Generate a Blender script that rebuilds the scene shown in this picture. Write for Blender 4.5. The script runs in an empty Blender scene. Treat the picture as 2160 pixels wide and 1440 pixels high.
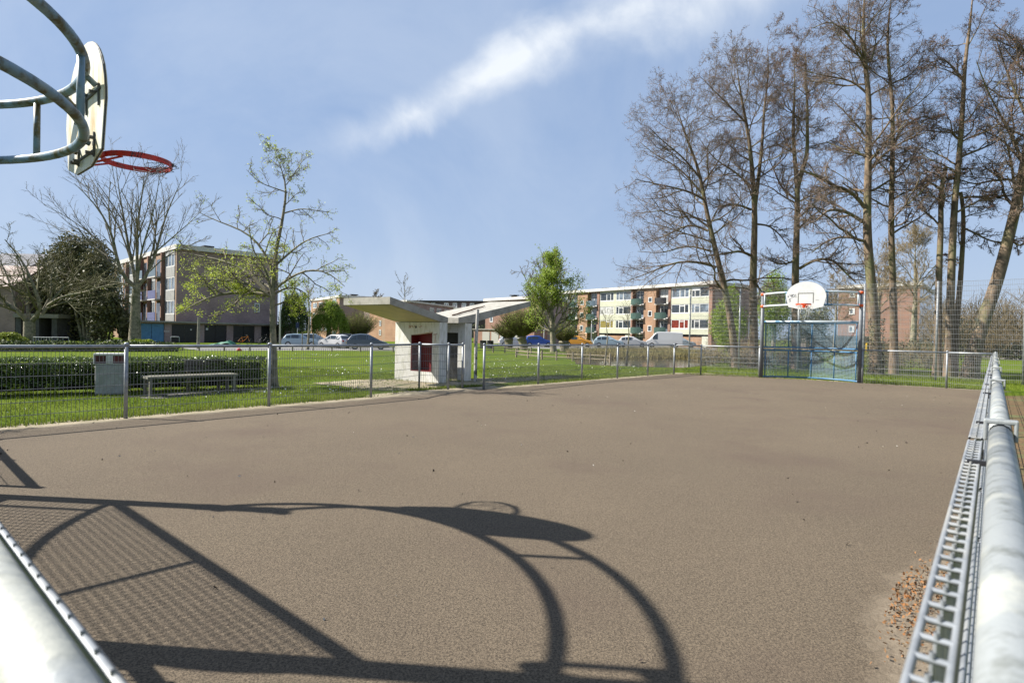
import bpy, math, random
import numpy as np
R=math.radians
rng=np.random.default_rng(7); random.seed(7)
SC=bpy.context.scene; COL=SC.collection
# ---------------------------------------------------------------- camera
F=1230.; H=1.30; PITCH=math.atan(16/F); ROLL=math.atan(.02)
cf=np.array([0,math.cos(PITCH),-math.sin(PITCH)]); r0=np.array([1.,0,0]); u0=np.cross(r0,cf)
cr=r0*math.cos(ROLL)+u0*math.sin(ROLL); cu=-r0*math.sin(ROLL)+u0*math.cos(ROLL)
cam=bpy.data.cameras.new('camera'); camo=bpy.data.objects.new('camera',cam); COL.objects.link(camo); SC.camera=camo
from mathutils import Matrix, Vector
camo.matrix_world=Matrix(((cr[0],cu[0],-cf[0],0),(cr[1],cu[1],-cf[1],0),(cr[2],cu[2],-cf[2],H),(0,0,0,1)))
cam.sensor_width=36; cam.lens=36*F/2160; cam.clip_start=.02; cam.clip_end=3000
cam.dof.use_dof=True; cam.dof.focus_distance=9; cam.dof.aperture_fstop=5.6
# ---------------------------------------------------------------- sun and sky
SUNV=Vector((-1.072,.10,1)).normalized()
w=bpy.data.worlds.new('World'); SC.world=w; w.use_nodes=True
nt=w.node_tree; N=nt.nodes; Lk=nt.links; bg=N['Background']; bg.inputs['Strength'].default_value=.060
sky=N.new('ShaderNodeTexSky'); sky.sky_type='NISHITA'; sky.sun_disc=False
sky.sun_elevation=math.asin(SUNV.z); sky.sun_rotation=math.atan2(SUNV.x,SUNV.y); sky.air_density=1.0; sky.dust_density=.9; sky.ozone_density=2.2
def ray(x,y): return cf+cr*(x-1080)/F-cu*(y-720)/F
def wn(t,**k):
    n=N.new(t)
    for a,b in k.items(): setattr(n,a,b)
    return n
def wmath(op,a,b=None,c=None):
    n=wn('ShaderNodeMath',operation=op)
    for i,v in enumerate((a,b,c)):
        if v is None: continue
        if isinstance(v,(int,float)): n.inputs[i].default_value=v
        else: Lk.new(v,n.inputs[i])
    return n.outputs[0]
tc=wn('ShaderNodeTexCoord')
nrmv=wn('ShaderNodeVectorMath',operation='NORMALIZE'); Lk.new(tc.outputs['Generated'],nrmv.inputs[0]); DIR=nrmv.outputs[0]
def wdot(v):
    n=wn('ShaderNodeVectorMath',operation='DOT_PRODUCT'); Lk.new(DIR,n.inputs[0]); n.inputs[1].default_value=tuple(v); return n.outputs['Value']
dA=ray(800,250); dA/=np.linalg.norm(dA); dB=ray(1500,-30); dB/=np.linalg.norm(dB)
nb=np.cross(dA,dB); nb/=np.linalg.norm(nb); tb=dB-dA; tb/=np.linalg.norm(tb)
def wnoise(scale,detail,rough=.6,vec=None,dist=0):
    n=wn('ShaderNodeTexNoise'); n.inputs['Scale'].default_value=scale; n.inputs['Detail'].default_value=detail
    n.inputs['Roughness'].default_value=rough; n.inputs['Distortion'].default_value=dist; Lk.new(vec or DIR,n.inputs['Vector']); return n.outputs['Fac']
def wramp(v,a,b,c=0,d=1):
    n=wn('ShaderNodeMapRange',interpolation_type='SMOOTHSTEP'); Lk.new(v,n.inputs[0])
    for i,q in zip((1,2,3,4),(a,b,c,d)): n.inputs[i].default_value=q
    return n.outputs[0]
al=wdot(tb); a0=float(dA@tb); a1=float(dB@tb)
ac=wdot(nb); n1=wnoise(4.5,6,.55,dist=.4)
acw=wmath('ADD',ac,wmath('MULTIPLY',wmath('SUBTRACT',n1,.5),.16))
wid=wramp(al,a0-.1,a1+.1,.04,.085)
core=wmath('SUBTRACT',1.,wmath('MINIMUM',wmath('DIVIDE',wmath('ABSOLUTE',acw),wid),1.))
n2=wnoise(7,8,.58,dist=.25)
along=wramp(al,a0-.12,a0+.06)
cl=wmath('MULTIPLY',wmath('MULTIPLY',wramp(core,0,1.05),wramp(n2,.30,.66,.32,1.)),along)
veil=wmath('MULTIPLY',wramp(wnoise(2.0,8,.6,dist=.6),.40,.74),.20)
zs=wn('ShaderNodeSeparateXYZ'); Lk.new(DIR,zs.inputs[0])
hz=wramp(zs.outputs['Z'],-.02,.35,.22,0)
fac=wmath('MINIMUM',wmath('ADD',wmath('ADD',wmath('MULTIPLY',cl,.95),veil),hz),1.)
mv=wn('ShaderNodeMix',data_type='RGBA'); mv.inputs[0].default_value=.80; Lk.new(sky.outputs[0],mv.inputs[6]); mv.inputs[7].default_value=(2.55,3.55,5.45,1)
mx=wn('ShaderNodeMix',data_type='RGBA'); Lk.new(fac,mx.inputs[0]); Lk.new(mv.outputs[2],mx.inputs[6]); mx.inputs[7].default_value=(6.6,7.0,7.5,1)
Lk.new(mx.outputs[2],bg.inputs['Color'])
sun=bpy.data.lights.new('sun','SUN'); sun.energy=5.0; sun.angle=R(.55); sun.color=(1,.955,.88)
so=bpy.data.objects.new('sun',sun); COL.objects.link(so); so.rotation_euler=SUNV.to_track_quat('Z','Y').to_euler()
SC.view_settings.view_transform='Standard'; SC.view_settings.look='None'; SC.view_settings.gamma=1; SC.view_settings.exposure=1.2
SC.cycles.max_bounces=6; SC.cycles.diffuse_bounces=3; SC.cycles.transparent_max_bounces=6
# ---------------------------------------------------------------- helpers: coordinates
def gnd(x,y,z=0):
    d=ray(x,y); t=(z-H)/d[2]; return d*t+np.array([0,0,H])
def atY(x,y,Y):
    d=ray(x,y); return d*(Y/d[1])+np.array([0,0,H])
AU=R(41); US,UC=math.sin(AU),math.cos(AU)
def UV(u,v,z=0): return np.array([US*u-UC*v,UC*u+US*v,z])
# ---------------------------------------------------------------- helpers: materials
def s2l(c): return tuple(((x/255+.055)/1.055)**2.4 if x>10 else x/255/12.92 for x in c)
MATS={}
def alb(c): return tuple(q*(.60+.28*q) for q in c)
def mat(name,c,rough=.8,c2=None,scale=8,detail=6,lo=.4,hi=.62,bump=0,bscale=None,metal=0,spec=.4,stretch=None,c3=None,s3=1.3,lo3=.5,hi3=.65,trans=0,emit=None):
    """c, c2, c3: linear rgb; c2 mixed by a fine noise, c3 by a broad one"""
    if name in MATS: return MATS[name]
    c,c2,c3=[None if q is None else alb(q) for q in (c,c2,c3)]
    m=bpy.data.materials.new(name); m.use_nodes=True; t=m.node_tree; n=t.nodes; l=t.links; b=n['Principled BSDF']
    b.inputs['Roughness'].default_value=rough; b.inputs['Metallic'].default_value=metal; b.inputs['Specular IOR Level'].default_value=spec
    g=n.new('ShaderNodeTexCoord').outputs['Object']
    if stretch:
        mp=n.new('ShaderNodeMapping'); mp.inputs['Scale'].default_value=stretch; l.new(g,mp.inputs[0]); g=mp.outputs[0]
    def noise(s,d):
        q=n.new('ShaderNodeTexNoise'); q.inputs['Scale'].default_value=s; q.inputs['Detail'].default_value=d; q.inputs['Roughness'].default_value=.62; l.new(g,q.inputs['Vector']); return q.outputs['Fac']
    def rng_(v,a,bb):
        q=n.new('ShaderNodeMapRange'); q.inputs[1].default_value=a; q.inputs[2].default_value=bb; l.new(v,q.inputs[0]); return q.outputs[0]
    cur=None
    if c2 is not None:
        x=n.new('ShaderNodeMix'); x.data_type='RGBA'; l.new(rng_(noise(scale,detail),lo,hi),x.inputs[0]); x.inputs[6].default_value=(*c,1); x.inputs[7].default_value=(*c2,1); cur=x.outputs[2]
    if c3 is not None:
        x=n.new('ShaderNodeMix'); x.data_type='RGBA'; l.new(rng_(noise(s3,5),lo3,hi3),x.inputs[0])
        if cur: l.new(cur,x.inputs[6])
        else: x.inputs[6].default_value=(*c,1)
        x.inputs[7].default_value=(*c3,1); cur=x.outputs[2]
    if cur: l.new(cur,b.inputs['Base Color'])
    else: b.inputs['Base Color'].default_value=(*c,1)
    if bump:
        q=n.new('ShaderNodeBump'); q.inputs['Strength'].default_value=bump; q.inputs['Distance'].default_value=.01; l.new(noise(bscale or scale,6),q.inputs['Height']); l.new(q.outputs[0],b.inputs['Normal'])
    if trans:
        tr=n.new('ShaderNodeBsdfTranslucent'); ms=n.new('ShaderNodeMixShader'); ms.inputs[0].default_value=trans
        if cur: l.new(cur,tr.inputs[0])
        else: tr.inputs[0].default_value=(*c,1)
        l.new(b.outputs[0],ms.inputs[1]); l.new(tr.outputs[0],ms.inputs[2]); l.new(ms.outputs[0],n['Material Output'].inputs[0])
    MATS[name]=m; return m
def brick(name,c1,c2,mortar,sx=1.,rough=.9):
    if name in MATS: return MATS[name]
    m=mat(name,c1,rough); c1,c2,mortar=alb(c1),alb(c2),alb(mortar); t=m.node_tree; n=t.nodes; l=t.links; b=n['Principled BSDF']
    tcn=n.new('ShaderNodeTexCoord'); sp=n.new('ShaderNodeSeparateXYZ'); l.new(tcn.outputs['Object'],sp.inputs[0])
    ad=n.new('ShaderNodeMath'); ad.operation='ADD'; l.new(sp.outputs[0],ad.inputs[0]); l.new(sp.outputs[1],ad.inputs[1])
    cb=n.new('ShaderNodeCombineXYZ'); l.new(ad.outputs[0],cb.inputs[0]); l.new(sp.outputs[2],cb.inputs[1])
    k=n.new('ShaderNodeTexBrick'); l.new(cb.outputs[0],k.inputs['Vector']); k.inputs['Color1'].default_value=(*c1,1); k.inputs['Color2'].default_value=(*c2,1); k.inputs['Mortar'].default_value=(*mortar,1)
    k.inputs['Scale'].default_value=1.; k.inputs['Brick Width'].default_value=.24*sx; k.inputs['Row Height'].default_value=.08*sx; k.inputs['Mortar Size'].default_value=.008
    q=n.new('ShaderNodeTexNoise'); q.inputs['Scale'].default_value=.7; q.inputs['Detail'].default_value=8; l.new(tcn.outputs['Object'],q.inputs['Vector'])
    mr=n.new('ShaderNodeMapRange'); mr.inputs[1].default_value=.3; mr.inputs[2].default_value=.7; mr.inputs[3].default_value=.78; mr.inputs[4].default_value=1.15; l.new(q.outputs['Fac'],mr.inputs[0])
    x=n.new('ShaderNodeVectorMath'); x.operation='SCALE'; l.new(k.outputs['Color'],x.inputs[0]); l.new(mr.outputs[0],x.inputs['Scale']); l.new(x.outputs[0],b.inputs['Base Color'])
    return m
def glass(name,c,rough=.08):
    return mat(name,c,rough,c2=tuple(q*1.9+.01 for q in c),scale=1.1,lo=.45,hi=.6,spec=.8)
# ---------------------------------------------------------------- helpers: meshes
ORG={}
def mk(name,V,Fc,m=None,parent=None,smooth=False,mats=None,midx=None):
    V=np.asarray(V,float); L=ORG.get(parent,np.zeros(3)) if parent else np.zeros(3)
    V=V-L
    me=bpy.data.meshes.new(name)
    if isinstance(Fc,np.ndarray):
        k=Fc.shape[1]; me.vertices.add(len(V)); me.vertices.foreach_set('co',V.ravel()); me.loops.add(Fc.size); me.loops.foreach_set('vertex_index',Fc.ravel().astype(np.int32))
        me.polygons.add(len(Fc)); me.polygons.foreach_set('loop_start',np.arange(0,Fc.size,k,dtype=np.int32)); me.polygons.foreach_set('loop_total',np.full(len(Fc),k,np.int32)); me.update(calc_edges=True)
    else:
        me.from_pydata(V.tolist(),[],Fc); me.update()
    o=bpy.data.objects.new(name,me); COL.objects.link(o)
    for q in (mats or ([m] if m else [])): me.materials.append(q)
    if midx is not None: me.polygons.foreach_set('material_index',np.asarray(midx,np.int32))
    if smooth: me.polygons.foreach_set('use_smooth',np.ones(len(me.polygons),bool))
    if parent: o.parent=parent; ORG[o]=L
    return o
def tag(o,label=None,cat=None,group=None,kind=None):
    for k,v in (('label',label),('category',cat),('group',group),('kind',kind)):
        if v: o[k]=v
    return o
def thing(name,label,cat,loc=(0,0,0),group=None,rot=0,scale=1,local=False):
    o=bpy.data.objects.new(name,None); COL.objects.link(o); o.empty_display_size=.2
    o.location=tuple(float(q) for q in loc); o.rotation_euler=(0,0,rot); o.scale=(scale,)*3
    ORG[o]=np.zeros(3) if local else np.array(loc,float)
    return tag(o,label,cat,group)
def struct(o,cat=None): o['kind']='structure'; return o
def dup(root,loc,rot=0,scale=None,label=None,group=None,parent=None):
    r=root.copy(); COL.objects.link(r)
    if parent: r.parent=parent
    else:
        r.location=tuple(float(q) for q in loc); r.rotation_euler=(0,0,rot)
        if scale: r.scale=(scale,)*3
    if label: r['label']=label
    if group: r['group']=group
    for ch in list(root.children): dup(ch,None,parent=r)
    return r
class MB:
    def __init__(s): s.v=[]; s.f=[]
    def add(s,V,Fc):
        b=len(s.v); s.v+= [tuple(map(float,p)) for p in V]; s.f+=[tuple(i+b for i in f) for f in Fc]; return s
    def boxf(s,fr,x0,x1,y0,y1,z0,z1):
        P=[fr(x,y,z) for z in (z0,z1) for x,y in ((x0,y0),(x1,y0),(x1,y1),(x0,y1))]
        return s.add(P,[(3,2,1,0),(4,5,6,7),(0,1,5,4),(1,2,6,5),(2,3,7,6),(3,0,4,7)])
    def box(s,c,d,rot=0):
        ca,sa=math.cos(rot),math.sin(rot)
        return s.boxf(lambda x,y,z:(c[0]+x*ca-y*sa,c[1]+x*sa+y*ca,c[2]+z),-d[0]/2,d[0]/2,-d[1]/2,d[1]/2,-d[2]/2,d[2]/2)
    def prism(s,poly,fr,y0,y1):
        """poly in local x,z extruded along local y"""
        n=len(poly); P=[fr(x,y0,z) for x,z in poly]+[fr(x,y1,z) for x,z in poly]
        return s.add(P,[tuple(range(n)),tuple(range(2*n-1,n-1,-1))]+[(i,i+n,(i+1)%n+n,(i+1)%n) for i in range(n)])
    def tube(s,pts,r,n=8,cap=True):
        V,Q=tubes(np.asarray(pts,float)[None],np.broadcast_to(np.asarray(r,float),(1,len(pts))),n)
        b=len(s.v); s.add(V,Q.tolist())
        if cap: s.f+=[tuple(b+i for i in range(n-1,-1,-1)),tuple(b+(len(pts)-1)*n+i for i in range(n))]
        return s
    def cyl(s,c,r,z0,z1,n=12): return s.tube([(c[0],c[1],z0),(c[0],c[1],z1)],r,n)
    def build(s,name,m,parent=None,smooth=False):
        if not s.f: return None
        return mk(name,s.v,s.f,m,parent,smooth)
def tubes(P,Rd,n=3):
    """P (N,K,3) polylines, Rd (N,K) radii -> verts, quads"""
    P=np.asarray(P,float); Nn,K,_=P.shape; Rd=np.broadcast_to(Rd,(Nn,K))
    T=np.empty_like(P); T[:,1:-1]=P[:,2:]-P[:,:-2]; T[:,0]=P[:,1]-P[:,0]; T[:,-1]=P[:,-1]-P[:,-2]
    T/=np.linalg.norm(T,axis=2,keepdims=True)+1e-9
    av=P[:,-1]-P[:,0]; av/=np.linalg.norm(av,axis=1,keepdims=True)+1e-9
    ref=np.where(np.abs(av[:,2:3])>.85,np.array([[0.,1.,0.]]),np.array([[0.,0.,1.]]))[:,None,:]
    A=np.cross(T,np.broadcast_to(ref,T.shape)); A/=np.linalg.norm(A,axis=2,keepdims=True)+1e-9
    B=np.cross(T,A)
    an=np.arange(n)*2*math.pi/n
    V=P[:,:,None,:]+Rd[:,:,None,None]*(A[:,:,None,:]*np.cos(an)[None,None,:,None]+B[:,:,None,:]*np.sin(an)[None,None,:,None])
    base=(np.arange(Nn)*K*n)[:,None,None]; k=np.arange(K-1)[None,:,None]*n; i=np.arange(n)[None,None,:]; j=(i+1)%n
    a=base+k+i; b=base+k+j; Q=np.stack([a,b,b+n,a+n],-1).reshape(-1,4)
    return V.reshape(-1,3),Q
class BIG:
    """collects numpy quads"""
    def __init__(s): s.V=[];s.Q=[];s.M=[];s.n=0
    def add(s,V,Q,m=0):
        s.V.append(V); s.Q.append(Q+s.n); s.M.append(np.full(len(Q),m)); s.n+=len(V); return s
    def tubes(s,P,Rd,n=3,m=0): return s.add(*tubes(P,Rd,n),m)
    def leaves(s,P,size,m=0,asp=.55,flat=None):
        P=np.asarray(P); k=len(P)
        if k==0: return s
        d=rng.normal(size=(k,3)); d/=np.linalg.norm(d,axis=1,keepdims=True)
        e=rng.normal(size=(k,3))
        if flat is not None: e[:,2]*=flat; 
        e=np.cross(d,e); e/=np.linalg.norm(e,axis=1,keepdims=True)+1e-9
        sz=(size*rng.uniform(.6,1.3,k))[:,None]
        V=np.stack([P-d*sz,P-e*sz*asp,P+d*sz,P+e*sz*asp],1).reshape(-1,3)
        return s.add(V,np.arange(4*k).reshape(k,4),m)
    def build(s,name,m,parent=None,smooth=False,mats=None):
        return mk(name,np.concatenate(s.V),np.concatenate(s.Q),m,parent,smooth,mats=mats,midx=np.concatenate(s.M) if mats else None)
def frame(o,dx):
    """local frame: x along dx, y = outward normal to the right-hand side of dx (towards the viewer), z up"""
    o=np.array([o[0],o[1],o[2] if len(o)>2 else 0.]); d=np.array([dx[0],dx[1],0.]); d/=np.linalg.norm(d); nrm=np.array([d[1],-d[0],0])
    return lambda x,y,z: tuple(o+d*x+nrm*y+np.array([0,0,z]))
def poly(name,pts,z,m):
    P=[(p[0],p[1],z) for p in pts]; a=sum(P[i][0]*P[(i+1)%len(P)][1]-P[(i+1)%len(P)][0]*P[i][1] for i in range(len(P)))
    if a<0: P=P[::-1]
    return mk(name,P,[tuple(range(len(P)))],m)
def ragged(pts,amp=.08,step=.35):
    out=[]; n=len(pts)
    for i in range(n):
        a=np.array(pts[i][:2]); b=np.array(pts[(i+1)%n][:2]); k=max(1,int(np.linalg.norm(b-a)/step))
        for j in range(k): out.append(a+(b-a)*j/k+rng.normal(size=2)*amp)
    return out
# ---------------------------------------------------------------- materials
M_galv=mat('galvanised_steel',(.40,.42,.44),.5,(.31,.33,.35),14,metal=.35,c3=(.47,.47,.45),s3=5)
M_wire=mat('galvanised_wire',(.20,.21,.22),.5,metal=.3)
M_wireF=mat('fence_wire_light',(.34,.34,.34),.5,metal=.3)
M_rail=mat('weathered_rail',(.37,.39,.39),.55,(.24,.255,.24),22,metal=.2,c3=(.55,.55,.49),s3=5,bump=.35,lo=.48,hi=.66,stretch=(1,1,.6))
M_pole=mat('grey_painted_pole',(.20,.215,.23),.45,(.16,.17,.18),12)
M_blue=mat('blue_paint',(.07,.20,.36),.4,(.10,.26,.42),10)
M_bluemoss=mat('blue_paint_with_moss',(.22,.33,.42),.5,(.11,.10,.045),5,lo=.46,hi=.56,c3=(.30,.37,.40),s3=9)
M_orange=mat('orange_plastic',(.75,.13,.02),.45)
M_red=mat('red_rim',(.72,.045,.02),.4,(.5,.05,.03),20)
M_board=mat('white_board',(.80,.80,.77),.4,(.74,.74,.72),6)
M_boardold=mat('stained_board',(.78,.76,.64),.5,(.58,.40,.12),2.2,lo=.44,hi=.70,stretch=(5,5,.9),c3=(.80,.79,.72),s3=2.0,lo3=.45,hi3=.6)
M_dark=mat('dark_metal',(.025,.025,.03),.6)
M_bark=mat('bark_alder',(.30,.225,.155),.95,(.13,.095,.065),7,bump=.8,stretch=(1,1,.35),c3=(.25,.25,.12),s3=1.4)
M_twig=mat('twig_alder',(.25,.195,.145),.9,(.18,.14,.115),3)
M_bud=mat('alder_buds',(.24,.12,.11),.9,(.36,.20,.10),5)
M_bark2=mat('bark_grey',(.36,.32,.23),.95,(.20,.18,.13),6,bump=.5,c3=(.12,.14,.07),s3=1.5)
M_twig2=mat('twig_grey',(.22,.19,.13),.9)
M_leaf=mat('spring_leaf',(.42,.52,.06),.5,(.55,.60,.10),9,trans=.45)
M_willow=mat('willow_leaf',(.27,.38,.05),.6,(.40,.48,.08),5,trans=.4)
M_ever=mat('evergreen_leaf',(.10,.12,.05),.6,(.26,.24,.11),1.6,spec=.5,trans=.1)
M_hedge=mat('hedge_leaf',(.08,.14,.022),.35,(.20,.27,.05),14,spec=.6,trans=.2)
M_brush=mat('brushwood',(.36,.28,.16),.9,(.27,.21,.12),2)
M_ivy=mat('ivy_leaf',(.045,.06,.02),.6,(.11,.12,.07),9)
M_conc=mat('concrete',(.44,.42,.37),.85,(.30,.29,.25),6,bump=.25,c3=(.50,.48,.43),s3=2.2,lo=.45,hi=.7)
M_concw=mat('white_painted_concrete',(.76,.75,.71),.8,(.56,.57,.49),4,lo=.5,hi=.72,bump=.15,c3=(.60,.59,.51),s3=9,stretch=(1.6,1.6,.45))
M_white=mat('white_paint',(.74,.74,.72),.5,(.66,.66,.64),3)
M_glassd=glass('dark_window_glass',(.035,.045,.055))
M_glassl=glass('pale_window_glass',(.14,.17,.20))
M_wood=mat('weathered_wood',(.40,.34,.24),.9,(.24,.20,.14),12,stretch=(1,1,.3))
# ---------------------------------------------------------------- ground
def grass_mat():
    m=mat('grass_ground',(0.0651,0.1054,0.0097),1.,spec=.04); t=m.node_tree; n=t.nodes; l=t.links; b=n['Principled BSDF']
    g=n.new('ShaderNodeTexCoord').outputs['Object']
    def nz(s,d,a,bb):
        q=n.new('ShaderNodeTexNoise'); q.inputs['Scale'].default_value=s; q.inputs['Detail'].default_value=d; q.inputs['Roughness'].default_value=.7; l.new(g,q.inputs['Vector'])
        r=n.new('ShaderNodeMapRange'); r.inputs[1].default_value=a; r.inputs[2].default_value=bb; l.new(q.outputs['Fac'],r.inputs[0]); return r.outputs[0]
    def mixc(f,a,bb):
        x=n.new('ShaderNodeMix'); x.data_type='RGBA'; l.new(f,x.inputs[0])
        for s_,v in ((6,a),(7,bb)):
            if isinstance(v,tuple): x.inputs[s_].default_value=(*v,1)
            else: l.new(v,x.inputs[s_])
        return x.outputs[2]
    c=mixc(nz(18,8,.35,.65),(0.0527,0.0899,0.0074),(0.0930,0.1333,0.0127)); c=mixc(nz(.55,6,.42,.66),c,(0.1085,0.1333,0.0167)); c=mixc(nz(3.2,7,.60,.72),c,(0.1240,0.1178,0.0298))
    c=mixc(nz(1.3,8,.62,.74),c,(0.0341,0.0713,0.0059))
    l.new(c,b.inputs['Base Color']); bp=n.new('ShaderNodeBump'); bp.inputs['Strength'].default_value=.7; bp.inputs['Distance'].default_value=.02; l.new(nz(45,5,.2,.8),bp.inputs['Height']); l.new(bp.outputs[0],b.inputs['Normal'])
    return m
def asphalt_mat():
    m=mat('court_asphalt',(0.0872,0.0716,0.0558),.95,spec=.25); t=m.node_tree; n=t.nodes; l=t.links; b=n['Principled BSDF']
    g=n.new('ShaderNodeTexCoord').outputs['Object']
    def nz(s,d,a,bb,r_=.6,vec=g):
        q=n.new('ShaderNodeTexNoise'); q.inputs['Scale'].default_value=s; q.inputs['Detail'].default_value=d; q.inputs['Roughness'].default_value=r_; l.new(vec,q.inputs['Vector'])
        r=n.new('ShaderNodeMapRange'); r.inputs[1].default_value=a; r.inputs[2].default_value=bb; l.new(q.outputs['Fac'],r.inputs[0]); return r.outputs[0]
    def mixc(f,a,bb):
        x=n.new('ShaderNodeMix'); x.data_type='RGBA'; l.new(f,x.inputs[0])
        for s_,v in ((6,a),(7,bb)):
            if isinstance(v,tuple): x.inputs[s_].default_value=(*v,1)
            else: l.new(v,x.inputs[s_])
        return x.outputs[2]
    c=mixc(nz(100,6,.42,.58,.85),(0.0479,0.0371,0.0256),(0.1676,0.1313,0.0908))
    c2=mixc(nz(100,6,.42,.58,.85),(0.0631,0.0493,0.0335),(0.1872,0.1453,0.0996))
    c=mixc(nz(.32,7,.38,.68),c,c2); 
    c3=mixc(nz(105,6,.42,.58,.85),(0.0457,0.0329,0.0247),(0.1458,0.1086,0.0788))
    c=mixc(nz(.5,6,.52,.72,.55),c,c3)
    vo=n.new('ShaderNodeTexVoronoi'); vo.inputs['Scale'].default_value=70; l.new(g,vo.inputs['Vector'])
    r=n.new('ShaderNodeMapRange'); r.inputs[1].default_value=.08; r.inputs[2].default_value=.04; l.new(vo.outputs['Distance'],r.inputs[0])
    k=n.new('ShaderNodeMath'); k.operation='MULTIPLY'; l.new(r.outputs[0],k.inputs[0]); l.new(nz(37,2,.6,.62),k.inputs[1])
    c=mixc(k.outputs[0],c,(0.1828,0.1601,0.1274))
    # sandy dirt blown against the right hand fence, widest near the leaf pile
    sx=n.new('ShaderNodeSeparateXYZ'); l.new(g,sx.inputs[0])
    def M(op,p,q=None,r=None):
        k=n.new('ShaderNodeMath'); k.operation=op
        for i,v in enumerate((p,q,r)):
            if v is None: continue
            if isinstance(v,(int,float)): k.inputs[i].default_value=v
            else: l.new(v,k.inputs[i])
        return k.outputs[0]
    uu=M('ADD',M('MULTIPLY',sx.outputs[0],US),M('MULTIPLY',sx.outputs[1],UC)); vv=M('SUBTRACT',M('MULTIPLY',sx.outputs[1],US),M('MULTIPLY',sx.outputs[0],UC))
    dd=M('SUBTRACT',vv,M('MULTIPLY',uu,.0245)); bump_=M('EXPONENT',M('MULTIPLY',M('POWER',M('ABSOLUTE',M('SUBTRACT',uu,3.4)),2.),-.9))
    wdt=M('ADD',M('MULTIPLY',bump_,.30),M('MULTIPLY',nz(3.5,7,.2,.8),.22)); sm=n.new('ShaderNodeMapRange'); sm.interpolation_type='SMOOTHSTEP'; l.new(M('SUBTRACT',M('ADD',wdt,.04),dd),sm.inputs[0]); sm.inputs[1].default_value=-.05; sm.inputs[2].default_value=.12; sm.inputs[4].default_value=.85
    c=mixc(sm.outputs[0],c,mixc(nz(60,6,.4,.6),(0.1785,0.1431,0.1026),(0.2467,0.2014,0.1458)))
    dl=M('SUBTRACT',9.32,vv); s2=n.new('ShaderNodeMapRange'); s2.interpolation_type='SMOOTHSTEP'; l.new(M('SUBTRACT',M('MULTIPLY',nz(2.2,7,.2,.8),.5),dl),s2.inputs[0]); s2.inputs[1].default_value=-.05; s2.inputs[2].default_value=.35; s2.inputs[4].default_value=.6
    c=mixc(s2.outputs[0],c,(0.2310,0.1961,0.1404))
    l.new(c,b.inputs['Base Color'])
    bp=n.new('ShaderNodeBump'); bp.inputs['Strength'].default_value=.85; bp.inputs['Distance'].default_value=.006; l.new(nz(130,5,.2,.8,.75),bp.inputs['Height']); l.new(bp.outputs[0],b.inputs['Normal'])
    return m
M_grass=grass_mat(); M_court=asphalt_mat()
an=np.linspace(0,2*math.pi,49)[:-1]
struct(poly('ground',[(900*math.cos(a),900*math.sin(a)+100) for a in an],0,M_grass))
M_road=mat('road_asphalt',(.30,.29,.27),.9,(.24,.235,.22),2,bump=.1)
M_sand=mat('trodden_sand',(.33,.28,.19),.95,(.20,.20,.09),1.7,lo=.5,hi=.62,c3=(.40,.35,.25),s3=.9)
M_path=mat('pale_path',(.38,.35,.30),.95,(.30,.28,.24),3)
court=[UV(-.25,-.12),UV(20.5,.45),UV(20.6,8.1),UV(20.2,8.85),UV(19.3,9.05),UV(10.2,9.24),UV(9.3,9.66),UV(8.6,9.66),UV(6.7,9.30),UV(-.6,9.27)]
court=[np.array([*p[:2],0]) for p in ragged(court,.022,.16)]
struct(poly('court_surface',court,.008,M_court))
rim_=[UV(-1,9.1),UV(6.8,9.2),UV(8.3,9.55),UV(9.6,9.5),UV(11,9.1),UV(19.2,8.9),UV(20.3,8.6),UV(20.45,4),UV(20.5,.3),UV(20.85,.2),UV(20.9,8.7),UV(19.6,9.6),UV(10.8,9.75),UV(10.2,10.2),UV(8.2,10.2),UV(6.5,9.8),UV(-1,9.75)]
struct(poly('court_edge_strip',ragged(rim_,.05,.3),.004,mat('edge_sand',(.42,.36,.26),.95,(.30,.26,.17),3,bump=.2)))
struct(poly('road',[gnd(368,731.5),gnd(420,739.5),gnd(600,739),gnd(838,739.5),gnd(838,731),gnd(640,729)],.004,M_road))
struct(poly('parking_road',[gnd(1005,728.0),gnd(1150,735.5),gnd(1330,737),gnd(1560,740),gnd(1560,729.5),gnd(1300,727.4)],.004,M_road))
struct(poly('side_road',[gnd(1960,739),gnd(2300,752),gnd(2300,744),gnd(1990,734)],.004,M_road))
struct(poly('footpath',[gnd(2058,753),gnd(2200,763),gnd(2200,760),gnd(2058,749)],.004,M_path))
struct(poly('sand_patch',ragged([gnd(672,806),gnd(770,823),gnd(880,826),gnd(930,814),gnd(1010,816),gnd(1060,806),gnd(1200,797),gnd(1185,791),gnd(1040,797),gnd(940,800),gnd(840,800),gnd(740,801)],.10,.5),.004,M_sand))
struct(poly('bench_paving',ragged([gnd(268,838),gnd(330,842),gnd(420,835),gnd(560,826),gnd(555,820),gnd(400,825)],.02,.5),.006,mat('shaded_paving',(.16,.15,.14),.9,(.11,.10,.10),4)))  # paving colour darkened for the shadow under the bench
struct(poly('leaf_litter',[UV(1.2,-.06),UV(19,.25),UV(20,-.6),UV(16,-1.6),UV(1.2,-1.6)],.004,mat('leaf_litter_ground',(.24,.15,.06),.95,(.11,.075,.035),14,c3=(.16,.17,.06),s3=1.6,bump=.5)))
M_water=mat('pond_water',(.045,.040,.022),.12,(.07,.055,.03),1.5,spec=.5)
struct(poly('water',[gnd(1215,768),gnd(1300,772),gnd(1440,776),gnd(1510,768),gnd(1470,758),gnd(1350,755),gnd(1210,757)],.01,M_water))
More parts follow.
